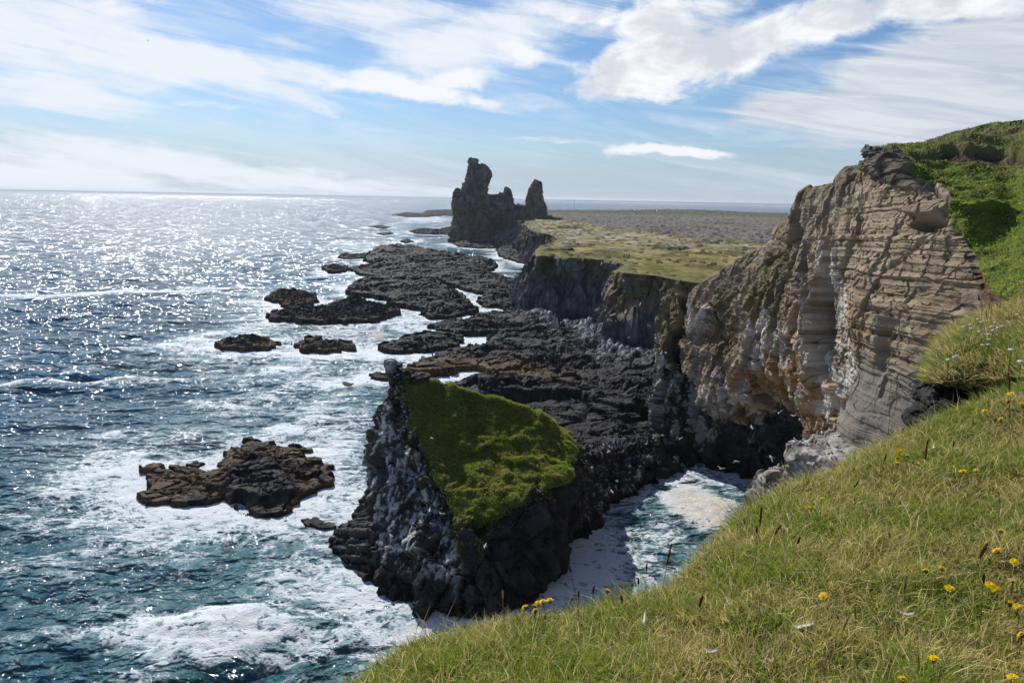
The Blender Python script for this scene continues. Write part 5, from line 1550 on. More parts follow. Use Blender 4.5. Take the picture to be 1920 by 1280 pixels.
# crowds on the stack: along the seaward face, the peak and the neck
vis = ((EYE - STACK_V) * STACK_N).sum(1) > 0
wgt = vis * ((STACK_SD > -0.25) & (STACK_SD < 3.2) & (STACK_V[:, 2] > 5) & (STACK_V[:, 2] < 24) & (STACK_V[:, 0] < 2)).astype(float) * np.clip(1.3 - 0.35 * np.abs(STACK_SD - 0.6), 0.1, 1.3) * (0.3 + 1.7 * (STACK_V[:, 2] > 13)) * (0.25 + np.clip(STACK_N[:, 2] + 0.2, 0, 1))
for i in rb.choice(len(wgt), 112, replace=False, p=wgt / wgt.sum()):
    bird(me_perch, STACK_V[i] + STACK_N[i] * 0.04, rb.uniform(0, 6.28), 'tiny white seabird perched on the whitened seaward face of the sea stack', 'seabirds nesting on the stack face', scale=rb.uniform(1.0, 1.35))
wgt = ((STACK_V[:, 0] > 9.5) & (STACK_V[:, 0] < 24) & (STACK_N[:, 2] > 0.45) & (STACK_V[:, 2] > 2.6)).astype(float)
for i in rb.choice(len(wgt), 46, replace=False, p=wgt / wgt.sum()):
    bird(me_perch, STACK_V[i], rb.uniform(0, 6.28), 'tiny white seabird resting on the low dark neck joining stack and cliff', 'seabirds resting on the neck', scale=rb.uniform(1.0, 1.3))
# on the cliff
hv = ((EYE - HEAD_V) * HEAD_N).sum(1) > 0.2 * np.linalg.norm(EYE - HEAD_V, axis=1)
wgt = hv * (ch['w'] > 0.35) * (HEAD_V[:, 1] > 50) * (HEAD_V[:, 1] < 112) * (HEAD_V[:, 2] > 6) * (0.2 + np.clip(HEAD_N[:, 2] + 0.3, 0, 1))
for i in rb.choice(len(wgt), 78, replace=False, p=wgt / wgt.sum()):
    bird(me_perch, HEAD_V[i] + HEAD_N[i] * 0.04, rb.uniform(0, 6.28), 'small white and grey seabird nesting on the droppings stained layered cliff', 'seabirds nesting on the layered cliff', scale=rb.uniform(0.95, 1.15))
LEDGE = [(1491, 822), (1503, 815), (1524, 816), (1521, 823), (1482, 826), (1486, 829), (1494, 831), (1500, 828), (1512, 831), (1518, 826), (1519, 833), (1541, 809), (1549, 808), (1557, 805), (1563, 805), (1546, 815), (1541, 824), (1548, 826), (1534, 829), (1555, 838), (1558, 845), (1532, 842), (1545, 848), (1591, 857), (1600, 860), (1582, 866), (1565, 855)]
for (u, v) in LEDGE:
    p, n = pick(u, v + 4)
    if p is not None and p[1] > 30:
        bird(me_perch, p, rb.uniform(0, 6.28), 'white and grey gull resting on the flat pale rock ledge', 'gulls on the flat ledge', scale=1.05)
for (u, v) in [(1430, 872), (1438, 873), (1459, 870), (1425, 892), (1443, 903), (1450, 905), (1465, 897), (1470, 906), (1428, 914), (1441, 918), (1447, 922), (1476, 880), (1458, 910), (1510, 893), (1508, 900)]:
    p, n = pick(u, v + 4)
    if p is not None and p[1] > 30:
        bird(me_perch, p, rb.uniform(0, 6.28), 'white and grey gull sitting on the rounded pale boulder at the cove', 'gulls on the boulder', scale=1.05)
p, n = pick(1645, 796)
bird(me_perch, p + n * 0.12, 3.4, 'single gull on its nest high on the smooth grey rock', None, scale=1.15)
p, n = pick(1649, 836)
bird(me_perch, p + n * 0.10, 0.4, 'single gull at the foot of the white streak on the smooth grey rock', None, scale=1.15)

# ------------------------------------------------------------------ flowers in the near turf
m_petal = plain_mat('yellow_petal', (0.86, 0.60, 0.012), 0.6, 0.2, 0.3, 0.12, 120)
m_stem = plain_mat('flower_stem', (0.10, 0.10, 0.03), 0.7, 0.2, 0.2, 0.2, 60)
m_white = plain_mat('white_umbel', (0.62, 0.58, 0.50), 0.8, 0.1, 0.2, 0.2, 90)
m_rust = plain_mat('rusty_seed', (0.17, 0.06, 0.025), 0.85, 0.1, 0.15, 0.3, 90)
m_dry = plain_mat('dry_straw', (0.42, 0.31, 0.15), 0.8, 0.1, 0.3, 0.2, 60)
m_dark = plain_mat('dry_dark_stem', (0.060, 0.040, 0.024), 0.8, 0.1, 0.1, 0.2, 60)
m_feath = plain_mat('white_feather', (0.86, 0.85, 0.82), 0.7, 0.2, 0.25, 0.06, 80)


def tube(pts, rad, n=5):
    pts = np.array(pts, float)
    V, F = [], []
    for i, p in enumerate(pts):
        t = pts[min(i + 1, len(pts) - 1)] - pts[max(i - 1, 0)]
        t /= np.linalg.norm(t) + 1e-9
        a = np.cross(t, [0.31, 0.9, 0.27]); a /= np.linalg.norm(a)
        b = np.cross(t, a)
        r = rad if np.isscalar(rad) else rad[i]
        for j in range(n):
            w = 2 * math.pi * j / n
            V.append(p + (a * math.cos(w) + b * math.sin(w)) * r)
    for i in range(len(pts) - 1):
        for j in range(n):
            F.append((i * n + j, i * n + (j + 1) % n, (i + 1) * n + (j + 1) % n, (i + 1) * n + j))
    return V, F


def joined(parts):
    V, F = [], []
    for v, f in parts:
        k = len(V)
        V += [np.array(q) for q in v]
        F += [tuple(i + k for i in q) for q in f]
    return np.array(V), np.array(F)


def petal_head(r, seed, rows=3):
    rs = np.random.default_rng(seed)
    parts = []
    for k in range(rows):
        n = (20, 14, 9)[k]
        for j in range(n):
            a = 2 * math.pi * (j + 0.5 * k) / n + rs.normal() * 0.06
            L = r * (1.0, 0.70, 0.40)[k] * rs.uniform(0.86, 1.08)
            w = r * 0.13
            e = math.radians((6, 24, 48)[k] + rs.normal() * 6)
            d = np.array([math.cos(a), math.sin(a), 0]); s = np.array([-math.sin(a), math.cos(a), 0])
            p0 = np.array([0, 0, 0.002 + 0.002 * k])
            pm = p0 + d * L * 0.6 * math.cos(e) + np.array([0, 0, L * 0.6 * math.sin(e)])
            pt = p0 + d * L * math.cos(e * 0.7) + np.array([0, 0, L * math.sin(e * 0.8)])
            parts.append(([p0 - s * w * 0.4, p0 + s * w * 0.4, pm + s * w, pm - s * w], [(0, 1, 2, 3)]))
            parts.append(([pm - s * w, pm + s * w, pt + s * w * 0.7, pt - s * w * 0.7], [(0, 1, 2, 3)]))
    cup, cf = tube([(0, 0, -0.010), (0, 0, -0.004), (0, 0, 0.003)], [0.3 * r * 0.4, 0.42 * r, 0.30 * r], 8)
    return parts, (cup, cf)


HEADS = []
for sd_ in range(4):
    pp, cup = petal_head(0.0150 + 0.001 * sd_, sd_)
    V, F = joined(pp)
    HEADS.append((mesh_data('flower_head', V, F, m_petal, False), mesh_data('calyx', *joined([cup]), m_stem, True)))

FLOWERS = [
    (985, 1139, 'leftmost yellow flower of the clump on the cliff lip'), (1003, 1137, 'yellow flower second from left in the clump on the cliff lip'), (1010, 1131, 'yellow flower crowded in the middle of the cliff lip clump'), (1018, 1128, 'tallest yellow flower of the cliff lip clump'),
    (1031, 1126, 'rightmost yellow flower of the clump on the cliff lip'), (1004, 1145, 'lowest yellow flower of the cliff lip clump'), (1139, 1108, 'lone yellow flower on a dark stem against the surf of the cove'), (1154, 1141, 'small yellow flower low on the cliff lip, below the lone dark stemmed one'),
    (1513, 951, 'yellow flower near the cove edge, at the tip of a curved straw'), (1541, 934, 'small yellow flower just inland of the cove edge'), (1686, 844, 'upper left yellow flower of the trio below the smooth rock'), (1684, 858, 'middle left yellow flower of the cluster below the smooth rock'),
    (1683, 868, 'lowest yellow flower of the cluster below the smooth rock'), (1702, 855, 'right hand yellow flower of the trio below the smooth rock'), (1720, 870, 'yellow flower apart from and right of the trio below the smooth rock'), (1805, 885, 'yellow flower on a dark stalk, left one of two half way up the right edge'),
    (1831, 882, 'wide yellow flower, right one of two half way up the right edge'), (1847, 771, 'yellow flower at the crest of the slope under the dark rock bank'), (1895, 739, 'topmost yellow flower at the upper right corner of the slope'), (1891, 752, 'yellow flower just under the topmost one'),
    (1915, 756, 'yellow flower on the right border beside the topmost ones'), (1877, 786, 'yellow flower below the topmost group near the right border'), (1877, 996, 'yellow flower at the head of a tall rusty stalk near the right border'), (1870, 1033, 'orange yellow flower half hidden on the tall rusty stalk'),
    (1901, 1053, 'yellow flower touching a white feather near the right border'), (1736, 1070, 'large yellow flower, left one of the pair above slope centre'), (1766, 1066, 'flat yellow flower, right one of the pair above slope centre'), (1781, 1104, 'yellow flower on a bent stalk in the middle of the right slope'),
    (1856, 1097, 'upper of two overlapping big yellow flowers at right'), (1865, 1104, 'lower of two overlapping big yellow flowers at right'), (1899, 1090, 'small half opened yellow flower beside the overlapping pair'), (1894, 1132, 'left one of two yellow flowers side by side near the right border'),
    (1908, 1138, 'right one of two yellow flowers side by side near the right border'), (1543, 1117, 'yellow flower standing above the long white feather'), (1751, 1236, 'large tilted yellow flower near the bottom edge'), (1898, 1270, 'large yellow flower in the bottom right corner'),
    (1692, 1274, 'yellow flower cut by the bottom edge'), (1917, 1190, 'yellow flower cut by the right border low down')]
rf = np.random.default_rng(55)
for i, (u, v, lab) in enumerate(FLOWERS):
    hgt_ = rf.uniform(0.09, 0.15) if u > 1200 else rf.uniform(0.10, 0.16)
    p, g0 = above(u, v, hgt_)
    g0 = g0 - np.array([0, 0, 0.02])
    root = empty('hawkbit_flower', tuple(g0), lab, 'flower', 'yellow flowers in the near grass')
    b_ = p - g0
    mid = b_ * 0.5 + np.array([rf.normal() * 0.012, rf.normal() * 0.012, 0])
    V, F = tube([(0, 0, 0), mid * 0.5 + b_ * 0.02, mid, (mid + b_) / 2, b_ - np.array([0, 0, 0.008])], 0.0013)
    mk('stem', np.array(V), np.array(F), m_stem if i % 3 else m_dark, True, parent=root)
    hd, cp = HEADS[i % 4]
    for nm, me in (('flower_head', hd), ('calyx', cp)):
        o = bpy.data.objects.new(nm, me)
        COL.objects.link(o)
        o.parent = root
        o.location = b_
        # heads turn to the light
        o.rotation_euler = (rf.normal() * 0.25 + 0.25, rf.normal() * 0.25 - 0.15, rf.uniform(0, 6.28))
        s_ = rf.uniform(1.1, 1.5) * (0.7 if i in (9, 30, 7) else 1.0)
        o.scale = (s_, s_, s_)

# ------------------------------------------------------------------ feathers shed by the gulls
def feather(L, w, curl, seed):
    rs = np.random.default_rng(seed)
    n = 12
    V, F = [], []
    for i in range(n + 1):
        t = i / n
        ww = w * math.sin(math.pi * min(1, (t * 0.92 + 0.08)) ** 0.75) ** 0.6 if t > 0.12 else 0.0009
        if t == 1: ww = 0.001
        z = curl * L * (t - 0.5) ** 2 + 0.004
        y = 0.12 * L * math.sin(t * 2.2) * curl
        for s in (-1, -0.5, 0, 0.5, 1):
            V.append((t * L, y + s * ww * 0.5 * rs.uniform(0.9, 1.05), z + 0.0035 * (1 - abs(s)) - abs(s) * 0.002))
    for i in range(n):
        for j in range(4):
            F.append((i * 5 + j, i * 5 + j + 1, i * 5 + j + 6, i * 5 + j + 5))
    vane = mesh_data('vane', np.array(V), np.array(F), m_feath, True)
    q = mesh_data('quill', *[np.array(a) for a in tube([(-0.012, V[2][1], V[2][2] + 0.001)] + [tuple(np.array(V[i * 5 + 2]) + np.array([0, 0, 0.0015])) for i in range(0, n + 1, 2)], 0.0011)], m_feath, True)
    return vane, q


FEATHERS = [  # u, v, length, heading, label
    (1484, 1178, 0.125, 18, 'long white wing feather lying flat in the grass below the yellow flower'), (1752, 841, 0.07, 60, 'white downy feather tuft in the grass below the smooth rock'), (1700, 966, 0.05, 120, 'short white feather upright in tall lush grass'),
    (1748, 1041, 0.05, 80, 'small curled white feather above the pair of yellow flowers'), (1888, 1054, 0.06, 150, 'white feather leaning beside a yellow flower near the right border'), (1907, 1071, 0.03, 40, 'tiny white feather at the right border beside the rusty stalk'),
    (1685, 1151, 0.06, 330, 'thin curved white feather between the long feather and the bent stalk flower'), (1375, 1136, 0.06, 100, 'hooked white feather left of the long feather'), (1320, 1225, 0.07, 350, 'white feather near the bottom edge left of the long feather'),
    (1209, 1174, 0.08, 75, 'tall white feather standing near the lower left lip'), (1368, 1166, 0.03, 90, 'tiny feather right above the bottom left feather'), (1440, 1239, 0.05, 20, 'pale feather scrap close to the bottom edge'), (1468, 1107, 0.05, 300, 'grey white feather left of the yellow flower above the long feather'),
    (1412, 1012, 0.06, 70, 'white feather beside a dark stalk near the cove edge'), (1800, 912, 0.05, 10, 'white feather among flowers half way up the right edge'), (1784, 899, 0.05, 190, 'ragged white feather left of the two flowers half way up the right edge'),
    (1853, 845, 0.05, 30, 'white feather near the right border below the crest'), (1848, 928, 0.04, 200, 'small white feather at right between the upper and middle flowers'), (1634, 1265, 0.05, 140, 'curled white feather at the bottom edge'), (1830, 1268, 0.05, 60, 'white feather in the bottom right near the corner flower'),
    (1224, 1211, 0.04, 100, 'small white feather below the tall standing one at lower left'), (894, 1240, 0.05, 60, 'white feather on the far left tip of the slope'), (1050, 1180, 0.035, 20, 'round white down beside the cliff lip clump')]
for i, (u, v, L, hd, lab) in enumerate(FEATHERS):
    p, g0 = above(u, v, 0.035 if i else 0.055)
    root = empty('feather', tuple(p), lab, 'feather', 'white feathers in the near grass', math.radians(hd))
    root.rotation_euler = ((rf.normal() * 0.25 - 0.3) if i else -0.35, -0.5 if 'upright' in lab or 'standing' in lab or 'tall' in lab else rf.normal() * 0.15, math.radians(hd))
    for nm, me in zip(('vane', 'quill'), feather(L, L * (rf.uniform(0.22, 0.32) if i else 0.34), rf.uniform(0.1, 0.6) if i else 0.05, i)):
        o = bpy.data.objects.new(nm, me)
        COL.objects.link(o)
        o.parent = root

# ------------------------------------------------------------------ dock, dry grass and other stalks
def stalk_points(b_, sway):
    n = 6
    return [b_ * (k / n) + sway * math.sin(math.pi * k / n * 0.9) for k in range(n + 1)]


def seed_spike(top, d, L, r, n, seed):
    rs = np.random.default_rng(seed)
    parts = []
    for k in range(n):
        t = rs.random()
        c = top - d * L * t
        a = rs.random() * 6.28
        rr_ = r * (1 - abs(t - 0.55) * 1.1) * rs.uniform(0.4, 1)
        off = np.array([math.cos(a), math.sin(a), 0]) * rr_
        q = c + off
        e = d * 0.012 + off * 0.5
        s_ = np.array([-off[1], off[0], 0]) / (rr_ + 1e-6) * 0.0032
        parts.append(([q - e * 0.4 - s_, q - e * 0.4 + s_, q + e + s_ * 0.5, q + e - s_ * 0.5], [(0, 1, 2, 3)]))
    return joined(parts)


STALKS = [  # u, v of the tip, height, kind, label
    (1259, 1022, 0.34, 'dock', 'tall rusty dock stalk leaning out over the cove'), (1428, 952, 0.26, 'dock', 'reddish dock stalk at the very edge of the cove'), (1741, 825, 0.36, 'dock', 'tall red brown dock stalk beside the flower trio'), (1320, 1118, 0.20, 'dock', 'stout rust red dock spike low on the left slope'),
    (1856, 1020, 0.26, 'dock', 'rusty brown dock stalk left of the right border flowers'), (1888, 700, 0.40, 'dock', 'tallest red dock stalk at the upper right crest'), (1466, 985, 0.16, 'dock', 'short rusty stalk above the grey white feather'), (1193, 1088, 0.20, 'dark', 'dark thin stalk on the lip, right of the clump'),
    (1214, 1060, 0.24, 'dark', 'dark stalk with a drooping head against the surf'), (1066, 1062, 0.34, 'dark', 'tallest dark bare stalk on the cliff lip'), (943, 1112, 0.22, 'straw', 'pale straw leaning left of the lip clump'), (1115, 1102, 0.2, 'dark', 'black knapweed stalk between the clump and the lone flower'),
    (1085, 1112, 0.18, 'dark', 'brown branched stalk just right of the clump'), (1165, 1120, 0.14, 'dark', 'short black stalk right of the lone flower'), (789, 1165, 0.16, 'straw', 'single pale straw near the left tip of the slope'), (1662, 855, 0.2, 'dark', 'dark stalk left of the flower trio'), (1612, 905, 0.22, 'dark', 'thin dark stalk with brown bud above the lush tussock'),
    (1538, 872, 0.2, 'bud', 'pale round seed head on a thin stalk before the gull ledge'), (1664, 1000, 0.26, 'straw', 'long leaning straw left of the slope middle'), (1699, 1082, 0.28, 'spike', 'thick tan grass spike standing in the slope middle'), (1601, 1140, 0.22, 'spike', 'arching tan grass head right of the long feather'),
    (1585, 1158, 0.2, 'spike', 'lower arching tan grass head right of the long feather'), (1733, 958, 0.24, 'spike', 'bent pale grass head above the slope middle'), (1560, 1220, 0.2, 'spike', 'tan grass head near the bottom edge'), (1538, 1235, 0.18, 'spike', 'short tan grass head left at the bottom edge'),
    (1720, 1225, 0.18, 'spike', 'pale grass head right beside the bottom edge flower'), (1845, 1080, 0.3, 'dark', 'tall dark stalk rising behind the overlapping flowers'), (1500, 1010, 0.2, 'dark', 'dark thin stalk below the cove edge flower'), (1417, 990, 0.28, 'dark', 'dark stalk beside the white feather near the cove'),
    (1790, 830, 0.22, 'dark', 'thin dark stalk under the dark rock bank'), (1625, 1060, 0.2, 'straw', 'pale straw crossing the lush tussock'), (1870, 935, 0.22, 'straw', 'straw coloured stem near the right border')]
for i, (u, v, hh_, kind, lab) in enumerate(STALKS):
    p, g0 = above(u, v, hh_)
    g0 = g0 + np.array([rf.normal() * 0.03, rf.normal() * 0.03, -0.03])
    b_ = p - g0
    name = {'dock': 'dock_stalk', 'dark': 'dry_stalk', 'straw': 'dry_stalk', 'spike': 'grass_spike', 'bud': 'dry_stalk'}[kind]
    root = empty(name, tuple(g0), lab, 'plant', 'stalks standing in the near grass')
    sw = np.array([rf.normal() * 0.02, rf.normal() * 0.02, 0])
    pts = stalk_points(b_, sw)
    mt = {'dock': m_rust, 'dark': m_dark, 'straw': m_dry, 'spike': m_dry, 'bud': m_dry}[kind]
    V, F = tube(pts, np.linspace(0.0017, 0.0008, len(pts)))
    mk('stem', np.array(V), np.array(F), mt, True, parent=root)
    d_ = np.array(pts[-1]) - np.array(pts[-2]); d_ /= np.linalg.norm(d_)
    if kind in ('dock', 'spike'):
        V, F = seed_spike(np.array(pts[-1]), d_, hh_ * (0.36 if kind == 'dock' else 0.26), 0.0075 if kind == 'dock' else 0.0045, 70 if kind == 'dock' else 60, i)
    elif kind == 'bud':
        V, F = seed_spike(np.array(pts[-1]) + d_ * 0.01, d_, 0.024, 0.013, 90, i)
    else:
        V, F = seed_spike(np.array(pts[-1]) + d_ * 0.006, d_, 0.03, 0.006, 26, i)
    mk('seed_head', V, F, mt, False, parent=root)

# yarrow and straw on the tussock bank
for i, (u, v) in enumerate([(1834, 599), (1841, 604), (1820, 609), (1808, 613), (1822, 616), (1866, 605), (1872, 615), (1860, 613), (1880, 612), (1837, 622), (1855, 627), (1862, 620), (1855, 637), (1843, 647), (1854, 646), (1780, 674), (1795, 667), (1790, 670), (1778, 675), (1897, 656), (1908, 590), (1915, 678)]):
    p, g0 = above(u, v, 0.20)
    b_ = p - g0 + np.array([0, 0, 0.03])
    root = empty('yarrow_flower', tuple(g0 - np.array([0, 0, 0.03])), 'small white flower head on a thin stem in the tussock bank', 'flower', 'white flowers on the tussock bank')
    V, F = tube([(0, 0, 0), b_ * 0.5, b_], 0.003)
    mk('stem', np.array(V), np.array(F), m_stem, True, parent=root)
    V, F = rings_mesh([(b_ + np.array([0, 0, z]), (r, 0, 0), (0, r, 0)) for z, r in ((-0.012, 0.004), (0.0, 0.030), (0.008, 0.026), (0.014, 0.006))], 9, lambda i, t: WHITE)[:2]
    mk('flower_head', np.array(V), np.array(F), m_white, True, parent=root)
for i, (u, v) in enumerate([(1840, 568), (1853, 566), (1869, 562), (1874, 563), (1858, 572), (1848, 580)]):
    p, g0 = above(u, v, 0.42)
    root = empty('grass_spike', tuple(g0), 'tall straw coloured grass head waving on the crest of the tussock bank', 'plant', 'grass heads on the tussock bank crest')
    b_ = p - g0
    pts = stalk_points(b_, np.array([0.03, 0, 0]))
    V, F = tube(pts, 0.003)
    mk('stem', np.array(V), np.array(F), m_dry, True, parent=root)
    d_ = pts[-1] - pts[-2]; d_ /= np.linalg.norm(d_)
    V, F = seed_spike(pts[-1], d_, 0.11, 0.012, 90, i + 40)
    mk('seed_head', V * 1.0, F, m_dry, False, parent=root)

# buttercups dotted over the hillside
tiny = []
for k in range(3):
    v_, f_, c_ = rings_mesh([(np.array([0, 0, z]), (r * (1 + 0.2 * k), 0, 0), (0, r, 0)) for z, r in ((-0.20, 0.006), (-0.014, 0.006), (0.006, 0.055), (0.018, 0.046), (0.022, 0.006))], 7, lambda i, t: (0.10, 0.13, 0.03) if i < 2 else (0.86, 0.62, 0.012))
    tiny.append(mesh_data('buttercup', np.array(v_), np.array(f_), m_bird, True, {'col': np.array(c_)}))
hv = np.linalg.norm(EYE - HEAD_V, axis=1)
wgt = HEAD_G * (hv < 82) * (HEAD_V[:, 1] > 24) * (((EYE - HEAD_V) * HEAD_N).sum(1) > 0.5) * (0.25 + sstep(0.0, 0.4, fbm(HEAD_V / 5.0, 3, 999)))
wgt = wgt * (HEAD_V[:, 0] > 27) * (HEAD_V[:, 0] / np.maximum(HEAD_V[:, 1], 1) < 0.80)
PB, _ = scatter(HEAD_V, Fh, wgt, 240, 77)
for n_, p in enumerate(PB):
    o = bpy.data.objects.new('buttercup', tiny[n_ % 3])
    COL.objects.link(o)
    o.location = p + np.array([0, 0, 0.20])
    o.rotation_euler = (rb.normal() * 0.4, rb.normal() * 0.4, rb.uniform(0, 6))
    tag(o, 'small tuft of yellow buttercups dotted in the bright green hillside turf', 'flower', 'buttercups on the hillside')

# ------------------------------------------------------------------ walkers on the plain
m_cloth = col_mat('clothing', 0.85)


def person_mesh(stride, jacket, trousers, hair, seed):
    rs = np.random.default_rng(seed)

    def ch_(pts, rads):
        V, F = tube(pts, rads, 10)
        n = 10
        return V, [list(f) for f in F] + [list(range(n))[::-1], [len(V) - n + k for k in range(n)]]
    P_ = [ch_([(0, 0, 0.86), (0, 0, 1.0), (0, 0, 1.2), (0, 0, 1.36), (0, 0, 1.44)], [0.15, 0.15, 0.165, 0.17, 0.08]),
          ch_([(0, 0, 1.40), (0, 0, 1.50)], [0.055, 0.055]),
          ch_([(0, 0.01, 1.47), (0, 0.015, 1.52), (0, 0.01, 1.59), (0, 0, 1.66), (0, 0, 1.71)], [0.05, 0.085, 0.10, 0.085, 0.03])]
    for s in (-1, 1):
        f = s * stride
        P_.append(ch_([(s * 0.09, 0, 0.92), (s * 0.095, f * 0.10, 0.5), (s * 0.10, f * 0.12 - 0.04 * (s * stride < 0), 0.10), (s * 0.10, f * 0.14, 0.03)], [0.095, 0.07, 0.05, 0.05]))
        P_.append(ch_([(s * 0.10, f * 0.14 - 0.06, 0.045), (s * 0.10, f * 0.14 + 0.14, 0.035)], [0.045, 0.035]))
        P_.append(ch_([(s * 0.18, 0, 1.38), (s * 0.235, -f * 0.06 - 0.02, 1.10), (s * 0.235, -f * 0.10 + 0.08, 0.86), (s * 0.23, -f * 0.10 + 0.10, 0.78)], [0.06, 0.05, 0.04, 0.03]))
    V, F = remesh(P_, 0.03, 1)
    z = V[:, 2]
    c = np.where((z > 0.90)[:, None], np.array(jacket), np.array(trousers))
    arm = (np.abs(V[:, 0]) > 0.17) & (z > 0.82)
    c = np.where(arm[:, None], np.array(jacket), c)
    c = np.where(((np.abs(V[:, 0]) > 0.17) & (z <= 0.82) & (z > 0.7))[:, None], np.array([0.45, 0.28, 0.20]), c)
    c = np.where((z > 1.45)[:, None], np.array([0.45, 0.28, 0.20]), c)
    c = np.where(((z > 1.60) | ((z > 1.5) & (V[:, 1] < -0.02)))[:, None], np.array(hair), c)
    c = np.where((z < 0.08)[:, None], np.array([0.03, 0.025, 0.02]), c)
    return mesh_data('person', V, F, m_cloth, True, {'col': c})


for (u, v, st_, jk, tr__, hr, lab, rz) in [
        (1170, 484.5, 0.6, (0.05, 0.016, 0.02), (0.012, 0.012, 0.018), (0.02, 0.015, 0.01), 'walker in dark clothes, leftmost of the four on the plain', 1.2),
        (1174, 484.0, 0.2, (0.16, 0.46, 0.55), (0.30, 0.30, 0.30), (0.10, 0.06, 0.03), 'walker in a light blue jacket among the four on the plain', 1.5),
        (1177.5, 484.8, 0.5, (0.16, 0.02, 0.05), (0.02, 0.02, 0.03), (0.03, 0.02, 0.01), 'walker in a maroon jacket, next to the light blue one', 1.8),
        (1180, 483.8, 0.3, (0.22, 0.03, 0.02), (0.02, 0.02, 0.025), (0.02, 0.015, 0.01), 'walker in a red top, rightmost of the four on the plain', 1.0),
        (1274, 452.5, 0.6, (0.02, 0.02, 0.025), (0.02, 0.02, 0.02), (0.02, 0.015, 0.01), 'lone dark walker far off at the edge of the lava field', 2.4)]:
    p, n = pick(u, v)
    o = bpy.data.objects.new('person', person_mesh(st_, jk, tr__, hr, int(u)))
    COL.objects.link(o)
    o.location = p
    o.rotation_euler = (0, 0, rz)
    o.scale = (1.02,) * 3
    tag(o, lab, 'person')

# masts, vehicles and the rail of the lookout
m_metal = plain_mat('painted_metal', (0.25, 0.27, 0.30), 0.5, 0.4)
m_wood = plain_mat('weathered_wood', (0.07, 0.06, 0.05), 0.85, 0.1)
m_paint = plain_mat('white_paint', (0.75, 0.76, 0.78), 0.35, 0.5, 0.0, 0.03)
m_glass = plain_mat('dark_glass', (0.02, 0.025, 0.03), 0.1, 0.5)
m_tyre = plain_mat('black_rubber', (0.02, 0.02, 0.02), 0.9, 0.1)
for (u, v, Y, hh_, lab) in [(1024, 392, 1085, 11.5, 'thin mast seen just right of the slender rock pinnacle'), (1077, 391.5, 1110, 13.5, 'thin mast standing alone against the far sea')]:
    b_ = at(u, v, Y)
    root = empty('radio_mast', (b_[0], b_[1], b_[2] - 2), lab, 'mast')
    V, F = tube([(0, 0, 0), (0, 0, hh_ * 0.5), (0, 0, hh_ + 2)], [0.34, 0.28, 0.2], 8)
    mk('pole', np.array(V), np.array(F), m_metal, True, parent=root)
    V, F = tube([(-0.9, 0, hh_ + 0.6), (0.9, 0, hh_ + 0.6)], 0.1, 6)
    mk('crossbar', np.array(V), np.array(F), m_metal, True, parent=root)


def box(c, s):
    x, y, z = c; a, b, h = s[0] / 2, s[1] / 2, s[2] / 2
    V = [(x + i * a, y + j * b, z + k * h) for k in (-1, 1) for i, j in ((-1, -1), (1, -1), (1, 1), (-1, 1))]
    return V, [(0, 3, 2, 1), (4, 5, 6, 7), (0, 1, 5, 4), (1, 2, 6, 5), (2, 3, 7, 6), (3, 0, 4, 7)]


for (u, v, Y, lab) in [(1193, 395.3, 1000, 'tiny white vehicle parked at the far edge of the lava field, left one of two'), (1234, 395.8, 1000, 'tiny white vehicle parked at the far edge of the lava field, right one of two')]:
    g0 = at(u, v, Y)
    root = empty('parked_car', tuple(g0), lab, 'car', 'white vehicles across the lava field', 0.3)
    V = []
    prof = [(-2.3, 0.35), (2.3, 0.35), (2.35, 0.85), (1.3, 1.0), (0.7, 1.6), (-1.8, 1.65), (-2.3, 1.0)]
    V = [(x, s * 0.9, z) for s in (-1, 1) for x, z in prof]
    n = len(prof)
    me = bpy.data.meshes.new('body')
    me.from_pydata(V, [], [list(range(n))[::-1], list(range(n, 2 * n))] + [(j, (j + 1) % n, n + (j + 1) % n, n + j) for j in range(n)])
    me.materials.append(m_paint)
    o = bpy.data.objects.new('body', me); COL.objects.link(o); o.parent = root
    for s in (-1, 1):
        v_, f_ = box((-0.5, s * 0.905, 1.3), (2.2, 0.02, 0.42))
        mk('window', np.array(v_), np.array(f_), m_glass, False, parent=root)
        for x in (-1.5, 1.5):
            v_, f_ = tube([(x, s * 0.78, 0.33), (x, s * 0.93, 0.33)], 0.33, 12)
            mk('wheel', np.array(v_), np.array(f_), m_tyre, True, parent=root)
pr = pick(1893, 236.5)[0]
if pr is not None:
    a0, a1 = at(1894, 231.5, pr[1]), at(1935, 225.5, pr[1] + 1.5)
    root = empty('wooden_rail', tuple(a0), 'low dark wooden rail of the lookout on the headland skyline', 'rail')
    v_ = a1 - a0
    V, F = joined([box((0, 0, 0), (1, 1, 1))])
    L_ = np.linalg.norm(v_)
    ux = v_ / L_; uy = np.cross([0, 0, 1], ux); uy /= np.linalg.norm(uy); uz = np.cross(ux, uy)
    tr = lambda c, s: np.array([ux * (q[0]) + uy * q[1] + uz * q[2] for q in (np.array(box(c, s)[0]))])
    mk('beam', tr((L_ / 2, 0, 0.12), (L_, 0.14, 0.09)), F, m_wood, False, parent=root)
    for k in range(5):
        mk('post', tr((L_ * (0.04 + 0.23 * k), 0, -0.22), (0.09, 0.10, 0.60)), F, m_wood, False, parent=root)
GL = 2.0
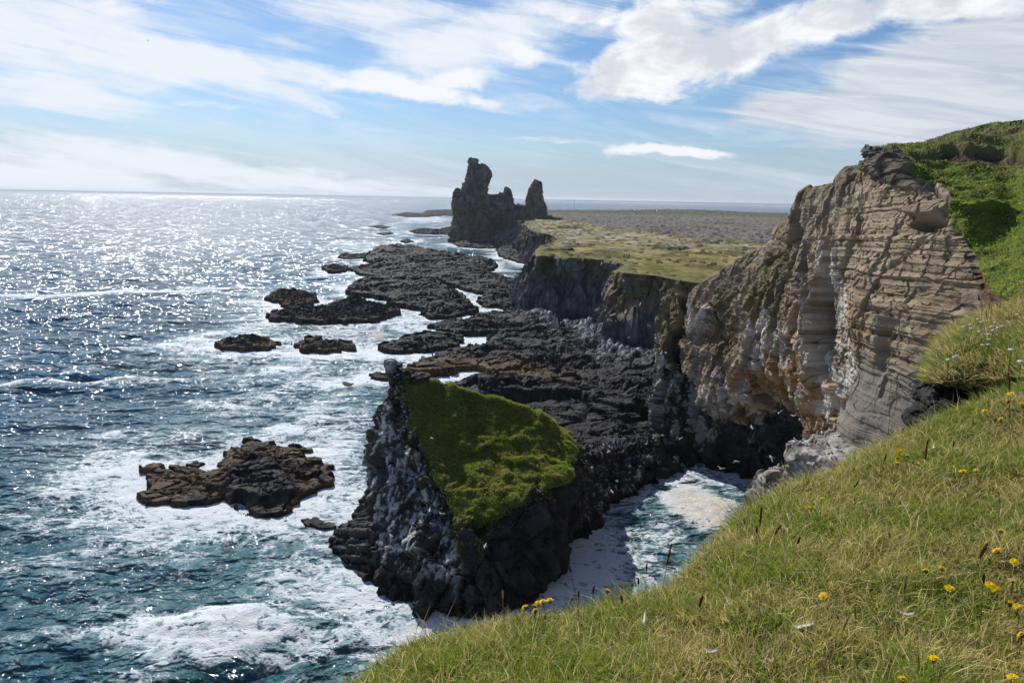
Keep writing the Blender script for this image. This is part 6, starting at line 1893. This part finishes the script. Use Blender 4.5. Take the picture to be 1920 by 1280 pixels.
# ------------------------------------------------------------------ grass, one blade at a time, as ground cover
def blades(P, N, h, w, col, seed, up=0.7, lean=0.55, bend=0.5, wind=(0.25, -0.1)):
    n = len(P)
    rs = np.random.default_rng(seed)
    a = rs.random(n) * 2 * math.pi + 1.5 * fbm(P / 0.5, 2, seed)
    hd = np.stack([np.cos(a), np.sin(a), 0 * a], 1)
    wd = np.array([wind[0], wind[1], 0])
    axis = N * (1 - up) + np.array([0, 0, up]) + (hd * (lean * rs.random(n) ** 0.8)[:, None]) + wd
    axis /= np.linalg.norm(axis, axis=1)[:, None]
    b = rs.random(n) * 2 * math.pi
    sd = np.cross(axis, np.stack([np.cos(b), np.sin(b), 0.2 * np.ones(n)], 1))
    sd /= np.linalg.norm(sd, axis=1)[:, None] + 1e-9
    h = h[:, None]; w = (np.broadcast_to(w, (n,)))[:, None]
    bd = (hd * 0.8 + wd * 0.5 - np.array([0, 0, 0.35])) * (bend * rs.random(n))[:, None]
    m = P + axis * h * 0.55 + bd * h * 0.22
    t = P + axis * h * 0.95 + bd * h * 0.85
    p0 = P - N * 0.01 * h / 0.1
    V = np.stack([p0 - sd * w * 0.5, p0 + sd * w * 0.5, m + sd * w * 0.42, m - sd * w * 0.42, t], 1).reshape(-1, 3)
    k = np.arange(n)[:, None] * 5
    F = np.concatenate([k + np.array([0, 1, 2]), k + np.array([0, 2, 3]), k + np.array([3, 2, 4])])
    C = np.repeat(col, 5, axis=0).reshape(n, 5, 3)
    C[:, 0:2] = C[:, 0:2] * 0.55 + np.array([0.10, 0.075, 0.03]) * 0.45
    return V, F, C.reshape(-1, 3)


def palette(P, seed, sc, lush, olive, straw, p_straw, f=0.0):
    rs = np.random.default_rng(seed)
    n = len(P)
    a = fbm(P / sc, 3, seed + 1)
    c = mix(np.tile(np.array(olive), (n, 1)), np.array(lush), sstep(-0.25, 0.35, a + 0.25 * rs.normal(size=n)))
    ps = np.clip(p_straw * (1 - 1.6 * a), 0.03, 0.8)
    s = rs.random(n) < ps
    c[s] = np.array(straw)
    return c * GL * (0.65 + 0.7 * rs.random(n))[:, None], s, a


m_grass, nt, out = new_mat('grass_blade')
at_ = nd(nt, 'ShaderNodeAttribute', attribute_name='col').outputs['Color']
di = nd(nt, 'ShaderNodeBsdfPrincipled', {'Base Color': at_, 'Roughness': 0.55, 'Specular IOR Level': 0.25})
tr_ = nd(nt, 'ShaderNodeBsdfTranslucent', {'Color': at_})
nt.links.new(nd(nt, 'ShaderNodeMixShader', {0: 0.42, 1: di.outputs[0], 2: tr_.outputs[0]}).outputs[0], out.inputs['Surface'])


def join(parts):
    V, F, C, k = [], [], [], 0
    for v, f, c in parts:
        V.append(v); F.append(f + k); C.append(c); k += len(v)
    return np.concatenate(V), np.concatenate(F), np.concatenate(C)


# near slope: dense blades where one can see them, none under the viewer's back
bx = BANK_V
wn = ((BANK_OK > 1.6) & (BANK_OK < 7.3) & (bx[:, 1] > 0.7)).astype(float) * np.clip(3.2 / np.hypot(bx[:, 0], bx[:, 1]), 0.5, 1.6) ** 1.0
P, N = scatter(BANK_V, BANK_F, wn, 330000, 901)
c, s, a = palette(P, 902, 0.55, (0.130, 0.172, 0.022), (0.205, 0.190, 0.048), (0.36, 0.29, 0.140), 0.26)
rs = np.random.default_rng(903)
tus = sstep(0.0, 0.45, fbm(P / 0.42, 3, 909))
h = (0.045 + 0.095 * rs.random(len(P)) ** 1.5) * (0.65 + 0.8 * np.clip(a + 0.25, 0, 1) + 0.55 * tus) * np.where(s, 1.2, 1.0) * np.where(rs.random(len(P)) < 0.03, 1.7, 1.0)
parts = [blades(P, N, h, 0.0028 + 0.002 * rs.random(len(P)), c, 904, lean=0.9, bend=0.9, wind=(0.10, -0.15))]
P, N = scatter(BANK_V, BANK_F, wn * sstep(0.0, 0.35, fbm(BANK_V / 0.4, 3, 905)), 14000, 906)
c = np.array([[0.11, 0.19, 0.025]]) * (0.7 + 0.6 * rs.random(len(P)))[:, None]
parts.append(blades(P, N, 0.035 + 0.045 * rs.random(len(P)), 0.010 + 0.006 * rs.random(len(P)), c, 907, lean=1.3, bend=0.9))
V, F, C = join(parts)
g = mk('grass', V, F, m_grass, False, {'col': C})
tag(g, 'dense mixed green and straw coloured grass on the near cliff edge', 'grass', kind='stuff')

# tussock bank
w2 = B2_G * (N2w := np.ones(len(B2_V)))
P, N = scatter(B2_V, B2_F, w2, 120000, 911)
c, s, a = palette(P, 912, 0.8, (0.120, 0.155, 0.030), (0.200, 0.180, 0.060), (0.37, 0.29, 0.14), 0.30)
h = (0.08 + 0.13 * rs.random(len(P))) * (0.8 + 0.7 * np.clip(a + 0.3, 0, 1))
V, F, C = blades(P, N, h, 0.006 + 0.004 * rs.random(len(P)), c, 913, lean=0.7, bend=0.9, wind=(-0.12, -0.12))
g = mk('grass', V, F, m_grass, False, {'col': C})
tag(g, 'long straw tipped grass hanging over the dark rock bank', 'grass', kind='stuff')

# headland turf
d = np.linalg.norm(HEAD_V - EYE, axis=1)
wh = HEAD_G * ((d < 92) & (HEAD_V[:, 1] > 16)) * np.clip(45 / d, 0.3, 1.6) ** 2
P, N = scatter(HEAD_V, Fh, wh, 170000, 921)
c, s, a = palette(P, 922, 3.0, (0.135, 0.190, 0.018), (0.165, 0.185, 0.030), (0.28, 0.24, 0.095), 0.14)
hi = sstep(43.5, 46.5, P[:, 2])[:, None]
dry = rs.random(len(P)) < 0.7 * hi[:, 0]
c[dry] = np.array([0.20, 0.175, 0.075]) * (0.7 + 0.6 * rs.random(dry.sum()))[:, None]
h = (0.10 + 0.16 * rs.random(len(P))) * (0.8 + 0.5 * np.clip(a + 0.3, 0, 1))
parts = [blades(P, N, h, 0.030 + 0.022 * rs.random(len(P)), c, 923, lean=1.0, bend=0.9, up=0.5, wind=(-0.1, -0.1))]
V, F, C = join(parts)
g = mk('grass', V, F, m_grass, False, {'col': C})
tag(g, 'bright green turf covering the headland top and hillside', 'grass', kind='stuff')

# turf on the sea stack
P, N = scatter(STACK_V, stack_F, STACK_G, 120000, 931)
c, s, a = palette(P, 932, 2.2, (0.115, 0.170, 0.016), (0.200, 0.200, 0.040), (0.22, 0.19, 0.07), 0.12)
hi = sstep(11, 18, P[:, 2])
dry = rs.random(len(P)) < 0.55 * hi * sstep(-0.4, 0.3, fbm(P / 2.5, 3, 939))
c[dry] = np.array([0.33, 0.29, 0.095]) * (0.7 + 0.6 * rs.random(dry.sum()))[:, None]
h = (0.12 + 0.16 * rs.random(len(P))) * (0.7 + 0.9 * np.clip(a + 0.3, 0, 1))
V, F, C = blades(P, N, h, 0.05 + 0.04 * rs.random(len(P)), c, 933, lean=1.1, bend=0.8, up=0.5, wind=(0, 0))
g = mk('turf', V, F, m_grass, False, {'col': C}, parent=stack)
g['kind'] = 'stuff'
# ------------------------------------------------------------------ sea air
m_haze, nt, out = new_mat('sea_haze')
pv = nd(nt, 'ShaderNodeVolumePrincipled', {'Color': (0.80, 0.87, 0.97, 1), 'Density': 0.00005, 'Anisotropy': 0.3})
nt.links.new(pv.outputs[0], out.inputs['Volume'])
hx = 56500.0
Vh = np.array([(x, y, z) for z in (-8, 86) for x, y in ((-hx, -3000), (hx, -3000), (hx, hx), (-hx, hx))], float)
Fh_ = np.array([(0, 3, 2, 1), (4, 5, 6, 7), (0, 1, 5, 4), (1, 2, 6, 5), (2, 3, 7, 6), (3, 0, 4, 7)])
haze = mk('haze', Vh, Fh_, m_haze, False)
tag(haze, kind='stuff', label='thin pale sea haze softening the distance', cat='haze')
